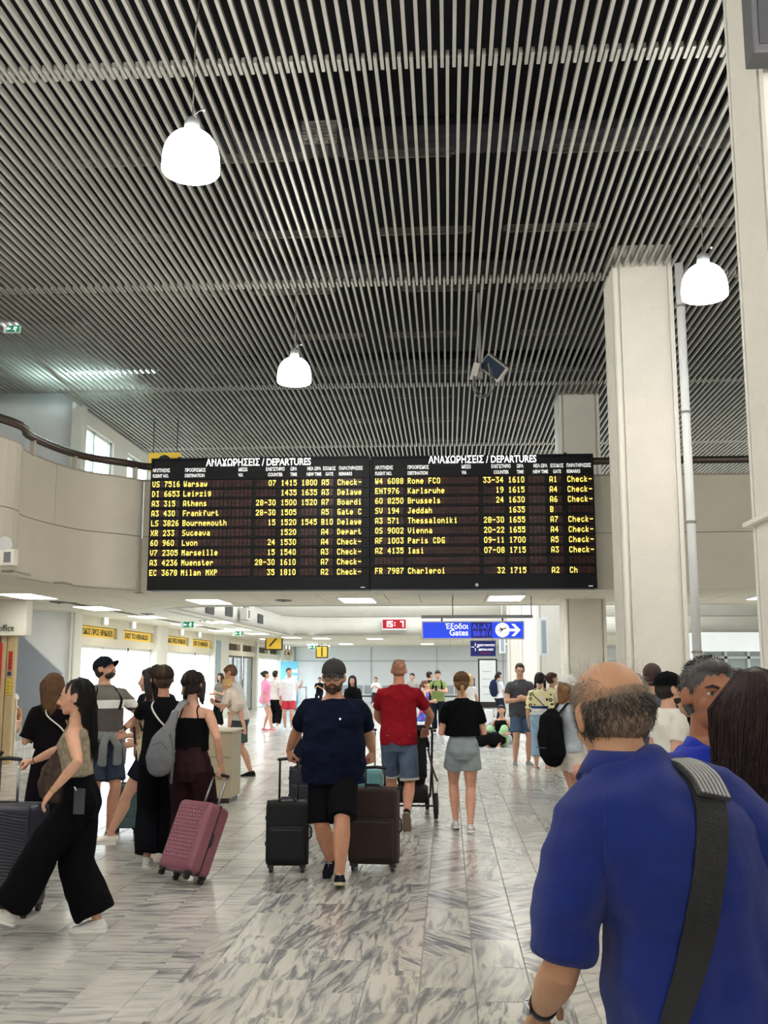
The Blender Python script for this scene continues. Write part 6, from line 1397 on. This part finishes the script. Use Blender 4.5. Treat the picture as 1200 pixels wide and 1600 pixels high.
# girl in white cap with black backpack
gw = simple('girl in white cap, pale grey t-shirt and white shorts looking down at her phone', 886, 11.2, -62, 1.62, 'f', (176, 184, 192), (228, 220, 212), (130, 94, 60), u=.42, hem=.52, sleeve=.75, ease=.03, hands=((-.06, .30, 1.12), (.1, .30, 1.12)), head=(0, -18, 0), cap=(226, 226, 224), hl=.16, vox=.009, flare=.03, elbow=((-1, -.6, -.5), (1, -.6, -.5)))
backpack(gw, (16, 16, 18), 'large black backpack on the girl in the white cap', .17, .12, .50, .74, .02)
simple('person in grey trousers hidden behind the elderly man\'s head', 938, 9.6, 60, 1.66, 'm', (120, 130, 130), (120, 124, 128), (60, 50, 44), u=1.9, bname='trousers', hands=((-.24, .1, .85), None), vox=.011)
# right hand crowd
a_ = simple('man in black cap and white t-shirt with a black beard, facing right', 1043, 8.4, -78, 1.66, 'm', (226, 224, 216), (50, 54, 66), (24, 20, 20), u=1.9, bname='trousers', cap=(14, 14, 16), face=dict(), vox=.009); a_.beard((40, 28, 24), False)
a_ = stand('person in black with a white fronted trucker cap, mostly hidden', 1067, 8.9, 178, H=1.55, sex='m', vox=.011); a_.top((14, 14, 16), sleeve=.8, ease=.025); a_.legs((40, 40, 46), u=1.9, name='trousers'); a_.shoes((40, 40, 40)); a_.cap((16, 16, 18), panel=(240, 240, 240)); a_.hair('short', (24, 20, 20))
simple('person with brown hair just right of the elderly man\'s head', 1019, 9.6, -20, 1.755, 'm', (90, 90, 96), (50, 54, 66), (60, 40, 36), u=1.9, bname='trousers')
simple('person with black curly hair behind the long-haired woman, right edge', 1150, 6.05, -30, 1.70, 'm', (180, 176, 168), (50, 54, 66), (22, 18, 18), u=1.9, bname='trousers', hands=((-.16, -.02, .85), (.16, -.02, .85)))
# seated on stairs
a_ = stand('child in white cap sitting on the marble stairs at the far left', 24, 19.9, 190, H=1.35, sex='f', z=.32, pelvis=(0, -.1, .24), feet=((-.08, .24, .07), (.08, .24, .07)), hands=((-.1, .25, .4), (.1, .25, .4)), lean=14, head=(0, -10, 0), vox=.013, sk=(214, 166, 140)); a_.top((196, 140, 108), ease=.01, hem=.53); a_.legs((200, 180, 160), u=.6); a_.shoes((30, 30, 34)); a_.hair('long', (120, 84, 54), .2); a_.cap((236, 234, 228), sc=1.10)
pot = thing('toy_bag', 'small dark bag with yellow print on the marble stairs', 'bag', (XH(52, 19.6), 19.6, .32)); remesh(MB().ell((0, 0, .1), (.12, .1, .11)), .012, 1, (.02, (9, 9, 9)), 'bag_body', mat('dark_print', (34, 34, 30), .8, var=.5, vscale=14), pot)
# far seated people
def bench_sit(label, px, D, top, bot, hair, sex='m', phi=180, **k):
    a = stand(label, px, D, phi, H=1.68, sex=sex, pelvis=(0, -.2, .55), feet=((-.1, .22, .08), (.1, .22, .08)), hands=((-.1, .2, .85), (.1, .22, .9)), vox=.016, **k)
    a.top(top, hem=.53, sleeve=.9, ease=.015); a.legs(bot, u=1.85, name='trousers'); a.shoes((230, 230, 230)); a.hair('short' if sex == 'm' else 'long', hair, .15)
bench_sit('man in white shirt and dark trousers sitting on the far bench with white shoes', 587, 52.4, (232, 226, 226), (46, 50, 56), (50, 36, 30))
bench_sit('dark-clothed person sitting at the far wall, left of the capped man', 499, 52.0, (20, 20, 22), (24, 24, 28), (24, 20, 20))
a_ = simple('woman in a black headscarf and loose black top standing behind the capped man', 551, 24.0, 175, 1.58, 'f', (14, 14, 16), (16, 16, 18), (16, 14, 16), u=1.9, bname='trousers', sleeve=1.5, ease=.05, hl=.2, flare=.05)
# ================================================================ FOREGROUND: man in royal blue polo, long-haired woman, elderly man
polo = mat('polo_royal', (20, 44, 160), .85, bump=.35, bscale=420, var=.06, vscale=6, sheen=.1, spec=.2)
rb = stand('grey-haired man in royal blue polo shirt facing us, partly hidden by the long hair', 1104, 3.5, -150, H=1.73, girth=1.08, sk=(150, 100, 74), vox=.006, head=(-22, 5, -3), face=dict(brow=(30, 22, 20), lip=(130, 78, 66), eye=(36, 22, 16)), seed=21)
rb.top((20, 44, 160), hem=.47, sleeve=.6, ease=.016, m=polo, neck=.833, v=.009, fold=(.008, (8, 8, 5), 5)); rb.legs((50, 52, 60), u=1.9, name='trousers', v=.014); rb.shoes((40, 36, 34))
def collar(p, m, h=.035, open_=True, r=.064):
    R = []; N = 28
    for j in range(N+1):
        a = (pi/2+.25)+(2*pi-.5)*j/N if open_ else 2*pi*j/N; c, s_ = cos(a), sin(a); bz = -.012*(s_ > 0)*s_
        q = lambda rr, z: p.nb+V((c*rr, s_*rr*1.02+.008, z+bz-.03*max(s_, 0)*1.0))
        R.append([q(r+.012, -.025), q(r+.002, .012), q(r+.001, .020), q(r+.008, .022), q(r+.022, .0), q(r+.036, -.026), q(r+.03, -.030)])
    return MB().rings(R, close=True).build('collar', m, p.root, True)
collar(rb, polo)
o = rb.hair('short', (70, 68, 68), v=.007, strands=0); 
def short_strands(p, rgb, n, zmin=-.02, zmax=.11, r=(.083, .100, .088), ctr=(0, -.024, .040), ln=.022, seed=1, cond=None, name='hair_strands', w=.0009, parent=None, down=.6):
    rnd = random.Random(seed); b = MB()
    for k in range(n):
        a = rnd.uniform(0, 2*pi); z = rnd.uniform(zmin, zmax); el = math.asin(max(-1, min(1, (z-ctr[2])/r[2]))); p0 = V((r[0]*cos(el)*cos(a), ctr[1]+r[1]*cos(el)*sin(a), z))
        if cond and not cond(p0, a): continue
        nn = V((cos(el)*cos(a), cos(el)*sin(a), sin(el))); t_ = V((0, 0, -1)); t_ = t_-nn*nn.dot(t_); t_ = t_.normalized() if t_.length > .01 else V((0, -1, 0))
        jit = V((rnd.gauss(0, .4), rnd.gauss(0, .4), rnd.gauss(0, .3))); d1 = (nn*.6+t_*down+jit*.5).normalized(); d2 = (nn*.25+t_*(down+.3)+jit).normalized(); L = ln*rnd.uniform(.6, 1.4)
        b.tube([p.Hm @ q for q in (p0-nn*.004, p0+d1*L*.5, p0+d1*L*.5+d2*L*.6)], [w, w, w*.5], 3, round_=False)
    return b.build(name, hair_mat(rgb), parent or p.root, True, kind='stuff')
short_strands(rb, (84, 82, 84), 900, -.03, .12, ln=.012, seed=5, cond=lambda q, a: q.y < .045, parent=o)
short_strands(rb, (26, 24, 26), 260, .095, .128, seed=6, ln=.010, down=-.1, parent=o)
# long-haired woman
x, y = gp(1184, 2.85)
lw = Person('woman with very long dark reddish brown hair at the right edge, seen from behind', x, y, RD(-12), H=1.685, sex='f', sk=(206, 158, 134), vox=.008, head=(-14, 4, 0), hands=((-.1, .22, 1.0), (.12, .3, 1.2)), seed=23)
lw.top((120, 104, 70), hem=.5, sleeve=.4, ease=.012, m=mat('olive_print', (130, 118, 84), .9, var=.4, vscale=20)); lw.legs((60, 60, 66), u=1.9, name='trousers', v=.014); lw.shoes((60, 50, 46))
lw.hair('long', (40, 20, 20), .42, v=.0075, strands=1500, width=1.05, back=.03); 
rnd = random.Random(9); b = MB()
for k in range(160):
    a = rnd.uniform(-pi*.85, -pi*.1); pts = []
    for q in range(8):
        u = q/7; z = -.02-u*.46; wx = .098*(1-.3*u*u); pts.append(lw.hc+M.Rotation(RD(-14), 3, 'Z') @ V((wx*cos(a)+.012*sin(k+u*6)*u, -.085-.03*u+(.035+.04*u)*sin(a)+.004*cos(k+u*5), z)))
    b.tube(pts, [.0012]*7+[.0006], 3, round_=False)
b.build('lighter_strands', hair_mat((124, 82, 58)), lw.root, True, kind='stuff', label='lighter brown lower strands')
# elderly man, back to the camera
el_m = mat('polo_navy', (22, 40, 112), .85, bump=.5, bscale=420, var=.05, vscale=5, sheen=.12, spec=.2)
x, y = gp(1078, 2.36)
einv = (M.Translation((x, y, 0)) @ M.Rotation(RD(18), 4, 'Z')).inverted()
em = Person('balding elderly man in blue polo shirt with a black shoulder bag strap, back to us', x, y, RD(18), H=1.80, girth=.95, belly=.02, drop=.062, side=-12, shw=.88, shz=.772, armg=1.0, sk=(186, 140, 108), vox=.0055, lean=6, stoop=.04, neck=.02, twist=0, head=(4, -14, -4), hs=1.0,
    hands=(einv @ P(846, 1576, 2.56), (.30, .16, .98)), elbow=((-.5, -1, -.6), (.6, -1, -.4)), hpose=('relax', 'relax'), hn=((.6, 0, -1), (-.6, 0, -1)), seed=31)
em_shirt = em.top((26, 46, 122), hem=.455, sleeve=.88, ease=.014, drape=1.0, m=el_m, sl_ease=.015, neck=.842, v=.0065, fold=(.026, (5, 5, 4.5), 5))
collar(em, el_m, r=.066)
for i in (0, 1):
    C0, S, E, Wr = em.arm[i][:4]; d_ = (E-S).normalized(); p_ = S.lerp(E, .88); rr = (.0335-.0105*.88)*em.H*em.armg+.015*1.2
    MB().tube([p_-d_*.022, p_-d_*.006, p_+d_*.004], [rr+.001, rr+.0035, rr+.001], 28, round_=False).build('sleeve_rib', mat('polo_rib', (18, 34, 100), .85, bump=.8, bscale=300), em.root, True)
em.legs((70, 70, 74), u=1.9, waist=.52, name='trousers', v=.014); em.shoes((40, 36, 34))
# hair ring round the bald crown
hr = MB(); hr.ell((0, -.024, .002), (.0785, .0955, .060), seg=32, rin=16); hr.ell((0, -.04, -.02), (.072, .078, .052)); hr.xf(em.Hm)
ho = remesh(hr, .006, 2, None, 'hair', hair_mat((132, 112, 94)), em.root, streak=(.002, 12, em.hc.x, em.hc.y, 14), seed=2)
short_strands(em, (70, 66, 62), 3000, -.05, .03, (.079, .096, .070), (0, -.024, .002), .015, 11, lambda q, a: q.y < .04, parent=ho, w=.0007, down=1.3)
short_strands(em, (150, 144, 134), 3000, -.03, .080, (.077, .095, .085), (0, -.018, .022), .018, 12, lambda q, a: q.y < .05 and abs(q.x) > .05 or q.z < .048, parent=ho, w=.0005, down=.8)
short_strands(em, (190, 184, 174), 170, .06, .112, (.077, .097, .087), (0, -.016, .030), .045, 13, lambda q, a: abs(q.x) > .04 or q.y > .02, parent=ho, w=.0004, down=-.5)
# strap and shoulder pad, laid on the back of the shirt
def PR(v):
    q = _R.transposed() @ (V(v)-V((0, 0, CZ))); return 600+q.x/-q.z*FPX, 800-q.y/-q.z*FPX
from mathutils.bvhtree import BVHTree
sm2 = em_shirt.data; BT = BVHTree.FromPolygons([em.O(q.co) for q in sm2.vertices], [tuple(p.vertices) for p in sm2.polygons])
def on_back(px, py):
    d = ray(px, py).normalized(); h, n_, _, _ = BT.ray_cast(V((0, 0, CZ)), d)
    if h is None: h, n_, _, _ = BT.find_nearest(V((0, 0, CZ))+d*2.2)
    acc = V((0, 0, 0))
    for dx, dy in ((-26, 0), (26, 0), (0, -20), (0, 20), (0, 0)):
        q = BT.ray_cast(V((0, 0, CZ)), ray(px+dx, py+dy).normalized())
        if q[0] is not None: acc += q[1]*(1 if q[1].dot(d) < 0 else -1)
    return h, acc.normalized() if acc.length > .1 else n_
def lay(p, pix, w, t, m, name, e, parent=None, shift=0, start=None):
    A = [on_back(a, b_) for a, b_ in pix]; N_ = [q[1] for q in A]; pts = [tuple(p.inv @ (q[0]+q[1]*e)) for q in A]
    if start: pts = [tuple(V(pts[0])+V(start))]+pts; N_ = [V((0, 0, 1)).lerp(N_[0], .3).normalized()]+N_
    N_ = [(p.inv.to_3x3() @ q).normalized() for q in N_]
    sp = [V(q) for q in spline(pts, 5)]; R = []
    for i, q in enumerate(sp):
        T = (sp[min(i+1, len(sp)-1)]-sp[max(i-1, 0)]).normalized(); f = min(i/5, len(N_)-1.001); n_ = N_[int(f)].lerp(N_[min(int(f)+1, len(N_)-1)], f-int(f)); n_ = (n_-T*n_.dot(T)).normalized(); b_ = T.cross(n_); ww = w if not callable(w) else w(i/(len(sp)-1)); c = q+b_*shift
        R.append([c+b_*ww-n_*t, c+b_*ww+n_*t, c-b_*ww+n_*t, c-b_*ww-n_*t])
    return MB().rings(R).build(name, m, parent or p.root, False, bev=.0015)
sp1 = lay(em, [(1086, 1218), (1108, 1262), (1109, 1330), (1100, 1400), (1088, 1470), (1070, 1540), (1052, 1600), (1036, 1660)], lambda u: .037-.012*max(0, min(1, (u-.55)*3)), .003, mat('strap_black', (14, 15, 17), .6, bump=.6, bscale=260), 'bag_strap', .008, start=(-.01, .06, .012))
pad = lay(em, [(1074, 1204), (1096, 1222), (1112, 1252)], .040, .006, mat('pad_grey', (62, 62, 64), .7, bump=.4, bscale=200), 'shoulder_pad', .015, start=(-.01, .04, .006))
for k in range(-3, 4): lay(em, [(1074, 1204), (1096, 1222), (1111.5, 1251)], .0028, .003, mat('pad_rib_grey', (160, 160, 158), .6), 'pad_rib', .021, shift=k*.0105, start=(-.01, .038, .006)).parent = pad
em.reparent(sp1, 'bag_strap', 'black strap of a shoulder bag across the elderly man\'s back, with a ribbed grey pad', 'bag')
pad.parent = sp1
# wristwatch on his left arm
C0, S, E, Wr = em.arm[0][:4]; d_ = (Wr-E).normalized(); c = E.lerp(Wr, .90); r_ = .0175*em.H*em.armg
wt = MB().tube([c-d_*.011, c+d_*.011], r_+.0025, 24, round_=False).build('wristwatch', mat('watch_strap', (26, 26, 28), .5), em.root, True)
up = V((-1, -.5, .35)); up = (up-d_*up.dot(d_)).normalized(); f_ = c+up*(r_+.003)
MB().tube([f_, f_+up*.008], .018, 20, round_=False).build('watch_case', metal((190, 192, 196), .25), wt, True)
MB().tube([f_+up*.0085, f_+up*.0095], .015, 20, round_=False).build('watch_face', mat('watch_glass', (200, 206, 210), .1), wt, True)
bpy.data.scenes.remove(TS)
